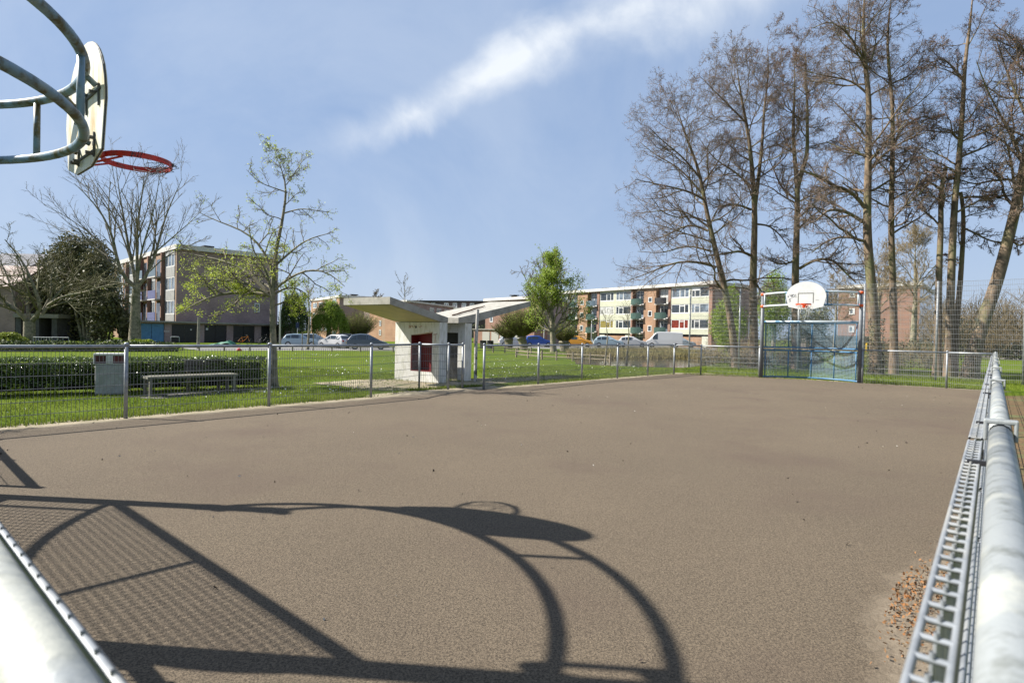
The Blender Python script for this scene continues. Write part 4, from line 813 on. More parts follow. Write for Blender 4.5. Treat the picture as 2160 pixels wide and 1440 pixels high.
n_=MB(); n_.boxf(fs,.602,1.368,-.285,-.25,.272,1.30); n_.boxf(fs,.602,.625,-.25,-.003,.272,1.215); n_.boxf(fs,1.345,1.368,-.25,-.003,.272,1.30); n_.boxf(fs,.625,1.345,-.25,-.003,.272,.29); n_.build('niche_lining',M_rd,w1)
gr=MB()
def mark(P,wd=.006): gr.tube([fs(x,.004,z) for x,z in P],wd,5)
for P in ([(.52,1.40),(.50,1.44),(.52,1.47),(.55,1.44),(.54,1.40)],[(.57,1.40),(.57,1.47)],[(.61,1.45),(.64,1.47),(.66,1.42)],[(.70,1.43),(.74,1.46)],[(.90,1.43),(1.0,1.46)],[(1.41,1.24),(1.54,1.26)],[(1.47,1.25),(1.47,1.05)],[(1.46,1.0),(1.48,.9)]): mark(P)
gr.build('graffiti',mat('orange_scribble',(.42,.14,.07),.8),w1)
MB().boxf(fs,.76,.80,.002,.012,1.40,1.46).build('small_hatch',M_dark,w1)
w2_=wall_with_hole('wall',-1.29,-1.01,.50,1.37,0,1.30,1.30,M_concw)
MB().boxf(fs,.502,1.368,-1.27,-1.22,.0,1.298).build('black_door',mat('black_panel',(.012,.012,.014),.5,(.03,.03,.03),5),w2_)
th=.17
M_soff=mat('cream_soffit',(.50,.47,.28),.8,(.42,.41,.27),4)
def roof(pts,lab=None):
    b=MB(); b.prism(pts,fs2,-.02,WL+.02); return b.build('roof_slab',M_conc,t)
r1=roof([(-.29,1.56),(0,1.575),(1.72,1.93),(1.72,2.10),(-.29,1.69)])
MB().prism([(.02,1.572),(1.69,1.917),(1.69,1.922),(.02,1.577)],fs2,0.0,WL-.02).build('soffit',M_soff,r1)
r2=roof([(-.70,1.56),(-1.29,1.58),(-4.12,2.17),(-4.12,2.33),(-.70,1.70)])
q=[]
for k in range(9): y=-.9-k*.24; q.append(fs(1.25-.05*k+.03*math.sin(k*2),y,1.70+(-.70-y)*.185+.035))
o=MB().tube(q,[.022]*7+[.018,.010],6).build('dead_branch',mat('brown_branch',(.16,.08,.045),.9)); tag(o,'brown dead branch lying along the right roof of the shelter','branch')
q2=[fs(1.2+.05*k,-.80-k*.12+.03*math.sin(k*3),1.735+k*.02) for k in range(5)]
p=gnd(1002.5,805); o=MB().tube([p,p+[0,0,1.0],p+[.03,0,1.93]],[.045,.043,.040],10).build('post',mat('birch_post',(.55,.53,.49),.8,(.10,.09,.07),7,lo=.5,hi=.6)); tag(o,'white weathered wooden post standing right of the shelter','post')
# ---------------------------------------------------------------- buildings
class Fac:
    def __init__(s,a,b): s.a=np.array([a[0],a[1],0.]); s.b=np.array([b[0],b[1],0.]); s.L=np.linalg.norm(s.b-s.a); s.d=(s.b-s.a)/s.L; s.f=frame(s.a,s.d)
    def s(s,px):
        r=ray(px,705); A=np.array([[r[0],-s.d[0]],[r[1],-s.d[1]]]); k=np.linalg.solve(A,s.a[:2]); return k[1]
    def z(s,px,y):
        p=s.a+s.d*s.s(px); return atY(px,y,p[1])[2]
BR_o=brick('orange_brick',(.44,.27,.165),(.38,.225,.14),(.42,.33,.24)); BR_d=brick('brown_brick',(.44,.33,.30),(.35,.255,.24),(.44,.37,.35)); BR_r=brick('red_brick',(.36,.21,.15),(.30,.175,.13),(.33,.25,.20))
M_span=mat('green_panel',(.58,.58,.46),.6,(.52,.53,.41),2); M_green=mat('balcony_green',(.07,.13,.11),.5,(.05,.10,.085),3); M_bluep=mat('balcony_blue_grey',(.16,.22,.27),.5); M_purp=mat('balcony_violet',(.17,.18,.34),.5,(.13,.14,.27),5)
M_fascia=mat('fascia_white',(.70,.68,.64),.6,(.60,.58,.54),2); M_curt=mat('ochre_curtain_glass',(.30,.25,.08),.3); M_redc=mat('red_curtain_glass',(.28,.06,.04),.3,(.14,.03,.02),3); M_blackp=mat('black_paint',(.018,.018,.022),.4,(.03,.03,.035),5)
M_net=glass('net_curtain_glass',(.36,.36,.34),.25); GL=[M_glassd,M_glassl,M_glassd,M_net,M_glassl]
def window(t,f,x0,x1,z0,z1,y=-.12,mull=(.42,.70),trans=None,gm=None,fm=M_white,w=.07,frw=.05):
    b=MB(); a0,a1=min(x0,x1),max(x0,x1); b.boxf(f,a0,a0+w,y-frw,y,z0,z1); b.boxf(f,a1-w,a1,y-frw,y,z0,z1); b.boxf(f,a0+w,a1-w,y-frw,y,z0,z0+w); b.boxf(f,a0+w,a1-w,y-frw,y,z1-w,z1)
    for i,m_ in enumerate(mull): x=a0+(a1-a0)*m_; b.boxf(f,x-w*.55,x+w*.55,y-frw,y+.004,z0+w,z1-w)
    if trans: xa=a0+(a1-a0)*trans[0]; xb=a0+(a1-a0)*trans[1]; zz=z0+(z1-z0)*.78; b.boxf(f,xa+w*.55,xb-w*.55,y-frw,y+.003,zz-w*.45,zz+w*.45)
    o=b.build('window',fm,t); MB().boxf(f,a0+w*.4,a1-w*.4,y-frw*.8,y-frw*.5,z0+w*.4,z1-w*.4).build('pane',gm or random.choice(GL),o); return o
def vent(t,f,x,y,z,n='roof_vent'):
    b=MB(); b.boxf(f,x-.35,x+.35,y-.5,y,z,z+.28); b.boxf(f,x-.55,x+.55,y-.7,y+.2,z+.28,z+.40); b.build(n,M_dark,t)
# long flats in the centre
A=Fac((5.2,106.),(26.5,77.7)); fA=A.f; t=thing('apartment_building','long four storey flats with pale green panels, orange brick towers and green balconies','building',A.a)
MB().boxf(fA,0,A.L,-9,-.6,0,8.4).build('wall',BR_d,t)
rf=MB().boxf(fA,-.3,A.L+.3,-9.3,.35,8.42,8.85).build('roof',M_fascia,t)
for x in (1247,1306,1366,1416,1475): vent(rf,fA,A.s(x),-3,8.86)
ROW=((6.82,8.2),(4.66,5.95),(2.48,3.80)); SPN=((8.2,8.40),(5.95,6.82),(3.80,4.66),(1.72,2.48))
def bay(x0,x1,wins,first=0):
    a,b_=A.s(x0),A.s(x1)
    for z0,z1 in SPN: MB().boxf(fA,a,b_,-.6,-.06,z0,z1).build('spandrel',M_span,t)
    for r_,(z0,z1) in enumerate(ROW):
        e=[a]+[v for w_ in wins for v in (A.s(w_[0]),A.s(w_[1]))]+[b_]
        for i in range(0,len(e),2):
            if e[i+1]-e[i]>.05: MB().boxf(fA,e[i],e[i+1],-.6,-.08,z0,z1).build('panel_strip',M_span,t)
        for i,w_ in enumerate(wins):
            gm=None
            if first==1 and r_==2 and i==0: gm=M_curt
            if first==2 and r_==2 and i==0: gm=M_redc
            window(t,fA,A.s(w_[0]),A.s(w_[1]),z0,z1,-.10,(.48,.76) if i%2==0 else (.20,.48),(.48,.76) if i%2==0 else (.20,.48),gm,w=.11)
    q=a+(b_-a)*.18
    MB().boxf(fA,a,q,-.6,-.10,0,1.45).build('garage_door',mat('cream_door',(.60,.60,.50),.6),t); MB().boxf(fA,q,b_-(b_-a)*.17,-.6,-.12,0,1.35).build('ground_wall',BR_o,t); MB().boxf(fA,b_-(b_-a)*.17,b_,-.6,-.10,0,1.45).build('garage_door',MATS['cream_door'],t)
    MB().boxf(fA,a,b_,-.55,-.3,1.45,1.72).build('strip_window',M_glassd,t)
def tower(x0,x1,wx0,wx1,m=BR_o):
    o=MB().boxf(fA,A.s(x0),A.s(x1),-.6,.0,0,8.40).build('brick_tower',m,t)
    if wx0:
        for z0,z1 in ((6.35,7.1),(4.25,5.1),(2.05,2.95)): window(o,fA,A.s(wx0),A.s(wx1),z0,z1,.04,(),None,M_glassd,w=.10)
def balc(x0,x1,mm):
    a,b_=A.s(x0),A.s(x1)
    for i,(z0,z1) in enumerate(((6.05,6.92),(3.92,4.80),(1.78,2.66))):
        n=9; V=[]; 
        o=MB().boxf(fA,a+.05,b_-.02,-.6,.55,z0-.12,z0).build('balcony_floor',M_fascia,t)
        P=[(a+.05+(b_-a-.07)*k/(n-1),.45+.32*math.sin(math.pi*k/(n-1))) for k in range(n)]
        b=MB()
        for k in range(n-1):
            (xa,ya),(xb,yb)=P[k],P[k+1]; b.add([fA(xa,ya,z0),fA(xb,yb,z0),fA(xb,yb,z1),fA(xa,ya,z1),fA(xa,ya-.05,z0),fA(xb,yb-.05,z0),fA(xb,yb-.05,z1),fA(xa,ya-.05,z1)],[(0,1,2,3),(7,6,5,4),(3,2,6,7),(4,5,1,0)])
        b.build('parapet',mm[i],o)
    for i,(z0,z1) in enumerate(((6.1,8.2),(4.0,5.85),(1.9,3.7),(0,1.65))): window(t,fA,a+.35,b_-.15,z0,z1,-.50,(.4,),(.0,1.),None,w=.08)
bay(1263,1329.5,((1263.8,1292.5),(1297,1329)),1); bay(1413,1494,((1413.8,1451),(1456,1493.5)),2); bay(1150,1195,((1151,1170),(1174,1194)))
tower(1356.5,1382,1366,1374.2); tower(1217,1238,1223,1230)
for x0,x1 in ((1258,1263),(1329.5,1333),(1408,1413),(1494,1501)): MB().boxf(fA,A.s(x0),A.s(x1),-.6,.02,0,8.40).build('brick_pier',BR_r,t)
G3=[M_green]*3
balc(1333,1356,G3); balc(1383,1408,[M_dark]+G3[:2]); balc(1238.5,1257.5,[M_bluep,M_green,M_green]); balc(1196,1216.5,G3)
MB().boxf(fA,A.s(1458),A.s(1474),-.09,-.07,7.7,8.15).build('white_banner',M_white,t)
# simple block: left facade + right gable meeting at a near corner
def block(name,label,pl,pc,pr,h,ml,mr,fascia=.35,over=.25,fm=None):
    t=thing(name,label,'building',(pc[0],pc[1],0)); L=Fac(pl,pc); Rr=Fac(pc,pr)
    far=(pl[0]+pr[0]-pc[0],pl[1]+pr[1]-pc[1])
    P=[(*q[:2],z) for z in (0,h) for q in (pl,pc,pr,far)]
    me=mk('wall',P,[(0,1,5,4),(1,2,6,5),(2,3,7,6),(3,0,4,7),(4,5,6,7),(3,2,1,0)],None,t,mats=[ml,mr],midx=[0,1,1,0,0,0])
    c=np.mean(np.array([pl[:2],pc[:2],pr[:2],far[:2]]),0); E_=[]
    for q in (pl,pc,pr,far): v=np.array(q[:2])-c; E_.append(np.array(q[:2])+v/np.linalg.norm(v)*over*1.4)
    P=[(*q,z) for z in (h+.004,h+fascia) for q in E_]; rf=mk('roof',P,[(0,1,5,4),(1,2,6,5),(2,3,7,6),(3,0,4,7),(4,5,6,7),(3,2,1,0)],fm or M_fascia,t)
    return t,L,Rr,rf
# dark brown flats at left
t,L,Rr,rf=block('apartment_building','brown brick flats with violet balconies behind the garages at left',(-46.5,68.),(-30,52),(-23.6,58.6),8.25,BR_o,BR_d,.42)
x=lambda p:L.s(p)
def wbay(p0,p1,mull=(.35,.68)):
    for z0,z1 in ((6.75,7.95),(4.62,5.85),(2.45,3.75)): window(t,L.f,x(p0),x(p1),z0,z1,.05,mull,None,M_glassl,w=.10)
    for z0,z1 in ((5.85,6.75),(3.75,4.62),(1.5,2.45),(7.95,8.2)): MB().boxf(L.f,x(p0),x(p1),0.003,.06,z0,z1).build('spandrel',mat('grey_panel',(.42,.42,.40),.7,(.34,.34,.33),3),t)
def bcol(p0,p1):
    for i,z0 in enumerate((6.0,3.9,1.85)):
        o=MB().boxf(L.f,x(p0)+.05,x(p1)-.05,.004,.75,z0-.1,z0).build('balcony_floor',M_fascia,t); MB().boxf(L.f,x(p0)+.05,x(p1)-.05,.68,.73,z0,z0+.8).build('parapet',M_purp if i else M_bluep,o)
        MB().boxf(L.f,x(p0)+.3,x(p1)-.3,.004,.05,z0,z0+1.7).build('balcony_door',M_glassd,t)
for p in ((348,368),(319,327),(272,299),(246,259)): wbay(*p,mull=(.35,.68) if p[1]-p[0]>10 else (.5,))
for p in ((328,345),(301,316),(260,270)): bcol(*p)
for p in (346.5,317.5,300,271): MB().boxf(L.f,x(p)-.12,x(p)+.12,.004,.35,0,8.2).build('brick_pier',BR_r,t)
window(t,Rr.f,Rr.s(535.5),Rr.s(546.5),Rr.z(541,658.5),Rr.z(541,639.5),.05,(),None,M_glassl,w=.12)
window(t,Rr.f,Rr.s(537.8),Rr.s(544.2),Rr.z(541,656),Rr.z(541,642.5),.07,(),None,mat('pale_picture',(.62,.60,.52),.5,(.50,.33,.20),2.2),fm=M_blackp,w=.05)
vent(rf,L.f,L.L-2.2,-3,8.25+.43,'chimney'); vent(rf,L.f,L.L-9,-3,8.25+.43,'chimney')
# garages
G=Fac((-30.3,47.5),(-21.7,58.9)); fG=G.f; t=thing('garage_row','row of flat roofed brick garages, one blue door, the rest black','garage',G.a)
ds=[(293,347),(362,417),(431,478),(492,537),(551,588)]; e=[0]+[v for d_ in ds for v in (G.s(d_[0]),G.s(d_[1]))]+[G.L]
for i in range(0,len(e),2): MB().boxf(fG,e[i],e[i+1],-1.9,0,0,1.55).build('brick_pier',BR_d if i else BR_r,t)
MB().boxf(fG,e[0],e[-1],-1.9,0,1.553,1.66).build('lintel',BR_d,t)
MB().boxf(fG,-.3,G.L+.2,-2.0,.35,1.663,1.80).build('roof',mat('roof_edge',(.38,.36,.32),.8,(.30,.28,.25),2),t)
for i,d_ in enumerate(ds):
    a,b_=G.s(d_[0]),G.s(d_[1]); m_=mat('blue_door_paint',(.13,.33,.52),.5,(.10,.27,.44),4) if i==0 else M_blackp
    for j in (0,1):
        xa=a+(b_-a)*.5*j+.01; xb=a+(b_-a)*.5*(j+1)-.02
        o=MB().boxf(fG,xa,xb,-.14,-.08,.02,1.55); 
        for k in range(9 if i==0 else 0): o.boxf(fG,xa+.01,xb-.01,-.08,-.066,.08+k*.16,.08+k*.16+.12)
        o=o.build('door_leaf',m_,t)
    if i in (1,2): MB().boxf(fG,a+(b_-a)*(.72 if i==1 else .08),a+(b_-a)*(.78 if i==1 else .18),-.075,-.06,1.05 if i==1 else 1.1,1.17 if i==1 else 1.28).build('door_notice',M_white,o)
MB().boxf(fG,G.s(345),G.s(357),.002,.03,.88,.99).build('name_board',mat('pale_sign',(.55,.50,.47),.7),t)
gq=[(lambda s_,z:fG(s_,.006,z))(G.s(v),zz) for v,zz in ((421,.9),(424,1.25),(427,.8),(422,.7),(426,.6),(423,.4))]
MB().tube(gq,.012,4,False).build('graffiti',mat('chalk_scribble',(.4,.42,.4),.8),t)
# house and carport far left
t=thing('house','low house with tiled roof and open carport at the far left edge','house',atY(30,722,47)*[1,1,0])
fH=frame(atY(-120,720,47)*[1,1,0],(1,.05)); a=(25+120)*47/F; b_=(112+120)*47/F
MB().boxf(fH,-2,a,-6,0,0,4.3).build('wall',BR_d,t)
MB().boxf(fH,a,b_+.3,-5,-4.8,0,2.0).build('carport_back',mat('carport_inner_shade',(.02,.015,.015),.9),t)  # near-black sheet, its colour stands for the shade inside the carport
for x0 in (a+.05,a+(b_-a)*.44,b_-.45): MB().boxf(fH,x0,x0+.42,-4.7,0,0,1.83).build('carport_column',mat('grey_render',(.10,.10,.10),.9,(.14,.14,.14),4),t)
MB().boxf(fH,a,b_+.2,-4.9,.2,1.833,2.15).build('carport_roof',mat('carport_fascia',(.33,.31,.28),.8),t)
MB().prism([(-4.2,4.0),(.3,4.3),(-3.2,6.3),(-7.2,4.3)],lambda x,y,z:fH(y,x,z),-2,a-.05).build('roof',mat('pink_roof_tile',(.55,.47,.42),.8,(.22,.14,.11),5,lo=.46,hi=.54,stretch=(1,1,.5)),t)
o=MB().prism([(.3,6.0),(-4,7.8),(-8,6.0)],lambda x,y,z:fH(y,x-3,z),-1,4.0).build('slate_roof',mat('slate',(.20,.20,.22),.8,(.16,.16,.18),6),t)
# flats left of the shelter
t,L,Rr,rf=block('apartment_building','brown flats with white stair windows behind the weeping willow',(-33.5,97.),(-24.8,83.5),(-20.2,86.3),6.0,BR_o,BR_d,.35)
for z in (.3,1.5,2.7,3.9,5.0): window(t,L.f,L.s(701),L.s(709),z,z+.9,.05,(.5,),None,M_glassl,w=.10)
for px in (660,672,684): 
    for z in (1.2,3.2,4.8): window(t,L.f,L.s(px),L.s(px+8),z,z+.9,.05,(.5,),None,M_glassl,w=.10)
for px in (722,733): 
    for z in (.6,2.1): window(t,Rr.f,Rr.s(px),Rr.s(px+5),z,z+.6,.05,(),None,M_glassl,w=.08)
vent(rf,Rr.f,3,-3,6.36,'chimney')
t,L,Rr,rf=block('apartment_building','flats with orange brick gable showing under the left shelter roof',(-19.6,80.),(-13.4,74.),(-9.0,89.),5.1,BR_o,BR_d,.22,fm=M_fascia)
MB().boxf(L.f,-2.2,-.01,-4,-.5,0,4.6).build('side_wall',BR_d,t)
for z in (.75,2.0,3.3): window(t,L.f,L.s(800),L.s(804),z,z+.75,.05,(),None,M_glassl,w=.09)
for px in (905,920,936,950): window(t,Rr.f,Rr.s(px),Rr.s(px+9),3.5,4.7,.05,(.5,),None,M_glassl,w=.14)
t,L,Rr,rf=block('apartment_building','dark distant flats with a row of pale top windows above the shelter',(-28.0,164.),(-1.8,158.),(-8+.0,175.),9.9,mat('charcoal_cladding',(.10,.085,.085),.8,(.15,.10,.09),.6),M_blackp,.25,fm=M_blackp)
for px in (876,893,908,936,954,973,990): window(t,L.f,L.s(px),L.s(px+9),8.2,9.5,.05,(.5,),None,M_glassl,w=.16)
MB().boxf(L.f,L.s(922),L.s(1008),.05,1.5,7.7,8.1).build('terrace_edge',M_fascia,t)
t,L,Rr,rf=block('apartment_building','flats with bare orange brick gable right of the shelter',(-3.9,84.),(3.3,75.),(8.,84.),5.9,BR_r,BR_d,.38)
window(t,L.f,L.s(1033),L.s(1039.5),2.9,3.9,.05,(),None,M_glassl,w=.12)
vent(rf,L.f,5,-1,6.28,'chimney')
G2_=Fac((-5.0,76.),(2.6,69.)); t=thing('garage_row','small row of pale garage doors before the right orange gable','garage',G2_.a)
MB().boxf(G2_.f,0,G2_.L,-2.5,0,0,1.75).build('wall',BR_r,t); MB().boxf(G2_.f,-.1,G2_.L+.1,-2.6,.15,1.753,1.87).build('roof',MATS['roof_edge'],t)
for p0,p1 in ((1018,1033),(1037,1052),(1055,1068),(1085,1096)): MB().boxf(G2_.f,G2_.s(p0),G2_.s(p1),.003,.05,.05,1.5).build('door_leaf',mat('pale_door',(.45,.44,.40),.7),t)
# brick block at right behind the alders
t,L,Rr,rf=block('apartment_building','red brick block with white roof edge behind the right hand alders',atY(1766,720,77)*[1,1,0],atY(1938,720,70)*[1,1,0],atY(1965,720,82)*[1,1,0],8.1,BR_r,M_glassd,.42)
for z0,z1 in ((6.9,7.7),(4.7,5.5),(2.4,3.2)): window(t,L.f,L.s(1790),L.s(1802),z0,z1,.05,(.75,),None,M_glassl,w=.12)
o=MB().boxf(frame(atY(1700,722,74)*[1,1,0],(1,-.1)),0,8,-3,0,0,1.9).build('long_shed',mat('shed_wall',(.30,.27,.25),.9,(.24,.20,.18),2)); tag(o,'low pale shed wall seen through the blue goal mesh','shed')
# ---------------------------------------------------------------- wooden rail fences
def logfence(label,px,zh=.40,r=.035,rails=(.34,.16),loc=None):
    P=[gnd(*q) for q in px]; t=thing('log_fence',label,'fence',P[0],'low wooden rail fences on the grass')
    for p in P: MB().tube([p,p+[0,0,zh]],r,7).build('post',M_wood,t)
    for z in rails:
        b=MB()
        b.tube([p+np.array([0,0,z]) for p in P],r*.6,6); b.build('rail',M_wood,t)
logfence('low wooden rail fence beside the pond',[(1089,753),(1114,755.5),(1143,758),(1174,759.5),(1208,761.5),(1245,763.5),(1287,766)],.46,.05)
logfence('low wooden rail fence further back, right of the shelter',[(1003,744),(1040,743.5),(1065,744),(1092,745),(1120,746)],.42,.05)
logfence('low wooden rail fence along the road behind the lawn',[(385,739.5),(420,739.8),(473,740),(527,740.5),(617,741),(700,741.5),(760,742),(829,742),(905,742)],.36,.045,(.30,))
# ---------------------------------------------------------------- cars
M_tyre=mat('tyre_rubber',(.02,.02,.02),.9); M_rimm=mat('wheel_rim',(.55,.56,.58),.35,metal=.6); M_lampr=mat('tail_lamp',(.45,.02,.02),.25); M_lampw=mat('head_lamp',(.7,.7,.7),.15); M_cg=mat('car_glass',(.03,.045,.055),.06,spec=.9)
def car_proto(col,kind='hatch'):
    ck='paint_'+col[0]; m=mat(ck,col[1],.28,spec=.6)
    t=thing('parked_car','x','car',local=True)
    S={'hatch':[(-2.0,.45,.52,.70),(-1.97,.82,.86,.76),(-1.86,.93,.97,.79),(-1.48,.95,1.40,.80),(-.7,.96,1.50,.81),(.1,.96,1.47,.81),(1.0,.94,.97,.80),(1.7,.80,.83,.77),(1.93,.62,.65,.70),(2.0,.40,.45,.62)],
       'mpv':[(-2.1,.45,.52,.72),(-2.08,.88,.93,.78),(-2.0,.98,1.02,.80),(-1.62,1.0,1.50,.81),(-.8,1.01,1.62,.82),(.0,1.0,1.58,.82),(1.25,.92,.95,.80),(1.85,.74,.77,.76),(2.05,.58,.60,.70),(2.12,.38,.42,.62)],
       'van':[(-2.3,.45,1.6,.80),(-2.28,.9,1.95,.84),(-1.0,1.0,2.0,.86),(.6,1.0,2.0,.86),(1.0,1.0,1.92,.85),(1.7,1.02,1.12,.82),(2.15,.80,.85,.78),(2.3,.5,.55,.70)]}[kind]
    V=[];Fq=[];tw=.80 if kind!='van' else .95
    def ring(x,sh,tp,hw):
        cab=tp-sh>.2; th=hw*(tw if cab else .93); return [(x,-hw*.93,.24),(x,-hw,.5 if sh>.5 else .35),(x,-hw,sh),(x,-th,tp-.05 if cab else tp-.01),(x,-th*.85,tp),(x,th*.85,tp),(x,th,tp-.05 if cab else tp-.01),(x,hw,sh),(x,hw,.5 if sh>.5 else .35),(x,hw*.93,.24)]
    for q in S: V+=ring(*q)
    n=10
    for i in range(len(S)-1):
        for j in range(n): Fq.append((i*n+j,(i+1)*n+j,(i+1)*n+(j+1)%n,i*n+(j+1)%n))
    Fq.append(tuple(range(n))); Fq.append(tuple((len(S)-1)*n+j for j in range(n-1,-1,-1)))
    o=mk('body',V,Fq,m,t,False); md=o.modifiers.new('b','BEVEL'); md.width=.03; md.segments=2; md.limit_method='ANGLE'; md.angle_limit=R(20)
    xs=[q[0] for q in S]; I=lambda x,k:float(np.interp(x,xs,[q[k] for q in S]))
    def side(x0,x1,s,lo=.06,hi=.90):
        P=[]
        for x,f_ in ((x0,lo),(x1,lo),(x1,hi),(x0,hi)):
            sh,tp,hw=I(x,1),I(x,2),I(x,3); z=sh+(tp-.05-sh)*f_; y=hw+(hw*tw-hw)*f_+.012; P.append((x,s*y,z))
        Q=[(a,b-s*.02,c) for a,b,c in P]; return P+Q
    FF=[(0,1,2,3),(7,6,5,4),(0,4,5,1),(1,5,6,2),(2,6,7,3),(3,7,4,0)]
    sp={'hatch':((-1.52,-1.02),(-.96,-.12),(-.05,.55)),'mpv':((-1.7,-1.15),(-1.08,-.2),(-.12,.75)),'van':((.75,1.35),)}[kind]
    for s in (-1,1):
        for a,b in sp: mk('side_window',side(a,b,s),FF if s<0 else [f[::-1] for f in FF],M_cg,t)
    def endglass(x0,x1,nm):
        z0,z1=I(x0,2),I(x1,2); w0=I(x0,3)*.80; w1=I(x1,3)*.70; k=(x1-x0); nx=-(z1-z0)*(1 if k<0 else -1) ; ln=math.hypot(k,z1-z0); ox,oz=(-(z1-z0)/ln*.012*(1 if k>0 else -1)),(abs(k)/ln*.012)
        a,b=.12,.90; P=[(x0+k*a+ox,-w0,z0+(z1-z0)*a+oz),(x0+k*a+ox,w0,z0+(z1-z0)*a+oz),(x0+k*b+ox,w1,z0+(z1-z0)*b+oz),(x0+k*b+ox,-w1,z0+(z1-z0)*b+oz)]
        mk(nm,P+[(p[0]-ox*2.5,p[1],p[2]-oz*2.5) for p in P],FF,M_cg,t)
    if kind!='van': endglass(S[2][0],S[3][0],'rear_window'); endglass(S[6][0],S[5][0],'windscreen')
    else: endglass(S[5][0],S[4][0],'windscreen')
    wx=(-1.28,1.28) if kind!='van' else (-1.45,1.45)
    for x in wx:
        for s in (-1,1):
            yy=s*(I(x,3)-.10); w_=MB().tube([(x,yy-s*.10,.30),(x,yy+s*.11,.30)],.31,20).build('wheel',M_tyre,t,False); MB().tube([(x,yy+s*.105,.30),(x,yy+s*.122,.30)],.19,14).build('rim',M_rimm,w_)
            MB().tube([(x,yy+s*.07,.34),(x,yy+s*.095,.34)],.375,20).build('wheel_arch',M_dark,t) if False else None
    xr=S[0][0]; xf=S[-1][0]
    for s in (-1,1):
        MB().box((xr+.06,s*.64,.80 if kind!='mpv' else .92),(.12,.20,.24 if kind=='mpv' else .2)).build('tail_lamp',M_lampr,t); MB().box((xf-.12,s*.56,.58),(.16,.24,.13)).build('head_lamp',M_lampw,t)
        MB().box((S[6][0]-.35 if kind!='van' else 1.2,s*(I(.6,3)+.08),.99),(.12,.16,.11)).build('mirror',m,t)
    MB().box((xr-.005,0,.62),(.03,.46,.11)).build('number_plate',mat('yellow_plate',(.75,.52,.05),.5),t); MB().box((xr+.02,0,.36),(.08,1.40,.13)).build('bumper',M_dark,t)
    return t
pr={}
def car(label,col,kind,px,y,ang,sc,grp='cars parked beyond the lawn'):
    k=(col[0],kind); g_=gnd(px,y)
    if k not in pr:
        t=car_proto(col,kind); pr[k]=t; t.location=tuple(g_); t.rotation_euler=(0,0,R(ang)); t.scale=(sc,)*3; t['label']=label; t['group']=grp
    else: dup(pr[k],g_,R(ang),sc,label,grp)
C=dict(steel=('steel_blue',(.12,.15,.20)),white=('white',(.62,.62,.62)),silver=('silver',(.38,.43,.46)),blue=('blue',(.02,.10,.42)),yellow=('yellow',(.70,.36,.04)),navy=('navy',(.05,.07,.14)),pale=('pale_blue',(.42,.52,.58)),black=('black',(.03,.03,.035)))
car('steel blue people carrier parked nearest, left of the shelter',C['steel'],'mpv',776,737,14,.68)
car('white hatchback just left of the steel blue people carrier',C['white'],'hatch',706,733,150,.66)
car('pale silver estate between the young tree and white hatchback',C['silver'],'hatch',664,731,20,.68)
car('greenish silver car partly behind the young tree, leftmost',C['pale'],'hatch',634,731,14,.66)
car('black car behind the white hatchback',C['black'],'hatch',738,729,10,.70)
car('white small car beside the small pollard willow',C['white'],'hatch',1080,729.5,8,.72)
car('bright blue car parked left of the green willow',C['blue'],'hatch',1134,731,10,.78)
car('yellow orange car parked before the flats',C['yellow'],'hatch',1220,731,-12,.82)
car('white and pale blue car parked right of the yellow one',C['pale'],'hatch',1284,732,-10,.86)
car('white car parked left of the white van',C['white'],'hatch',1334,732,-10,.86)
car('white delivery van parked in front of the flats',C['white'],'van',1400,733,165,.95)
car('silver grey car parked right of the white van',C['silver'],'hatch',1438,733,-14,.86)
car('dark blue car at the right edge beyond the net fence',C['navy'],'mpv',2086,746,4,1.0)
# ---------------------------------------------------------------- posts, lamps and clutter
M_lp=mat('lamp_post_paint',(.55,.55,.52),.6)
def lamp(label,px,yb,yt,r,arm=0,head=True):
    p=gnd(px,yb); h=atY(px,yt,p[1])[2]; t=thing('street_lamp',label,'street lamp',p,'slim street lamps')
    MB().tube([p,p+[0,0,h]],[r,r*.6],10).build('pole',M_lp,t,True); MB().tube([p,p+[0,0,.35]],r*1.25,10).build('base_sleeve',M_dark,t)
    if arm: MB().tube([p+[0,0,h],p+[arm*.3,0,h+.12],p+[arm,0,h+.16]],r*.5,8).build('arm',M_lp,t,True)
    MB().box(tuple(p+[arm+ (.05 if arm else 0),0,h+(.15 if arm else .05)]),(.28,.12,.07)).build('lamp_head',M_fascia,t)
lamp('slim white street lamp between the leafing tree and the shelter',590,738,606,.055)
lamp('slim street lamp in front of the long flats',1147+98-98+0,729,690,.06)
lamp('street lamp before the balconies of the long flats',1247,730,672,.06)
lamp('curved white street lamp seen through the net at right',2042,742,682,.07,.9)
p=gnd(418,735); o=MB().tube([p,p+[0,0,.9],p+[.02,0,1.95]],[.10,.09,.075],8).build('wooden_post',mat('grey_post_wood',(.30,.29,.23),.9,(.22,.21,.17),5)); tag(o,'plain grey wooden post in front of the black garage doors','post')
def hoop(label,px,yb,w_=.5,h_=.55):
    p=gnd(px,yb); o=MB().tube([p,p+[0,0,h_],p+[.04,0,h_+.04],p+[w_-.04,.05,h_+.04],p+[w_,.05,h_],p+[w_,.05,0]],.03,8).build('barrier_hoop',M_galv); tag(o,label,'barrier','metal hoop barriers')
hoop('grey metal hoop barrier below the blue garage door',360,727,.6,.55)
def rack(label,px,yb,n,Lw):
    p=gnd(px,yb); b=MB(); b.tube([p+[0,0,.5],p+[Lw,.1,.5]],.025,6)
    for k in range(n+1): b.tube([p+[Lw*k/n,.1*k/n,0],p+[Lw*k/n,.1*k/n,.5]],.018,6)
    tag(b.build('guard_rail',M_galv),label,'railing','low railings in front of the carport')
rack('low white railing with bars at the carport',70,727.5,7,1.1); rack('low white railing before the evergreen stems',109,727.5,3,1.0)
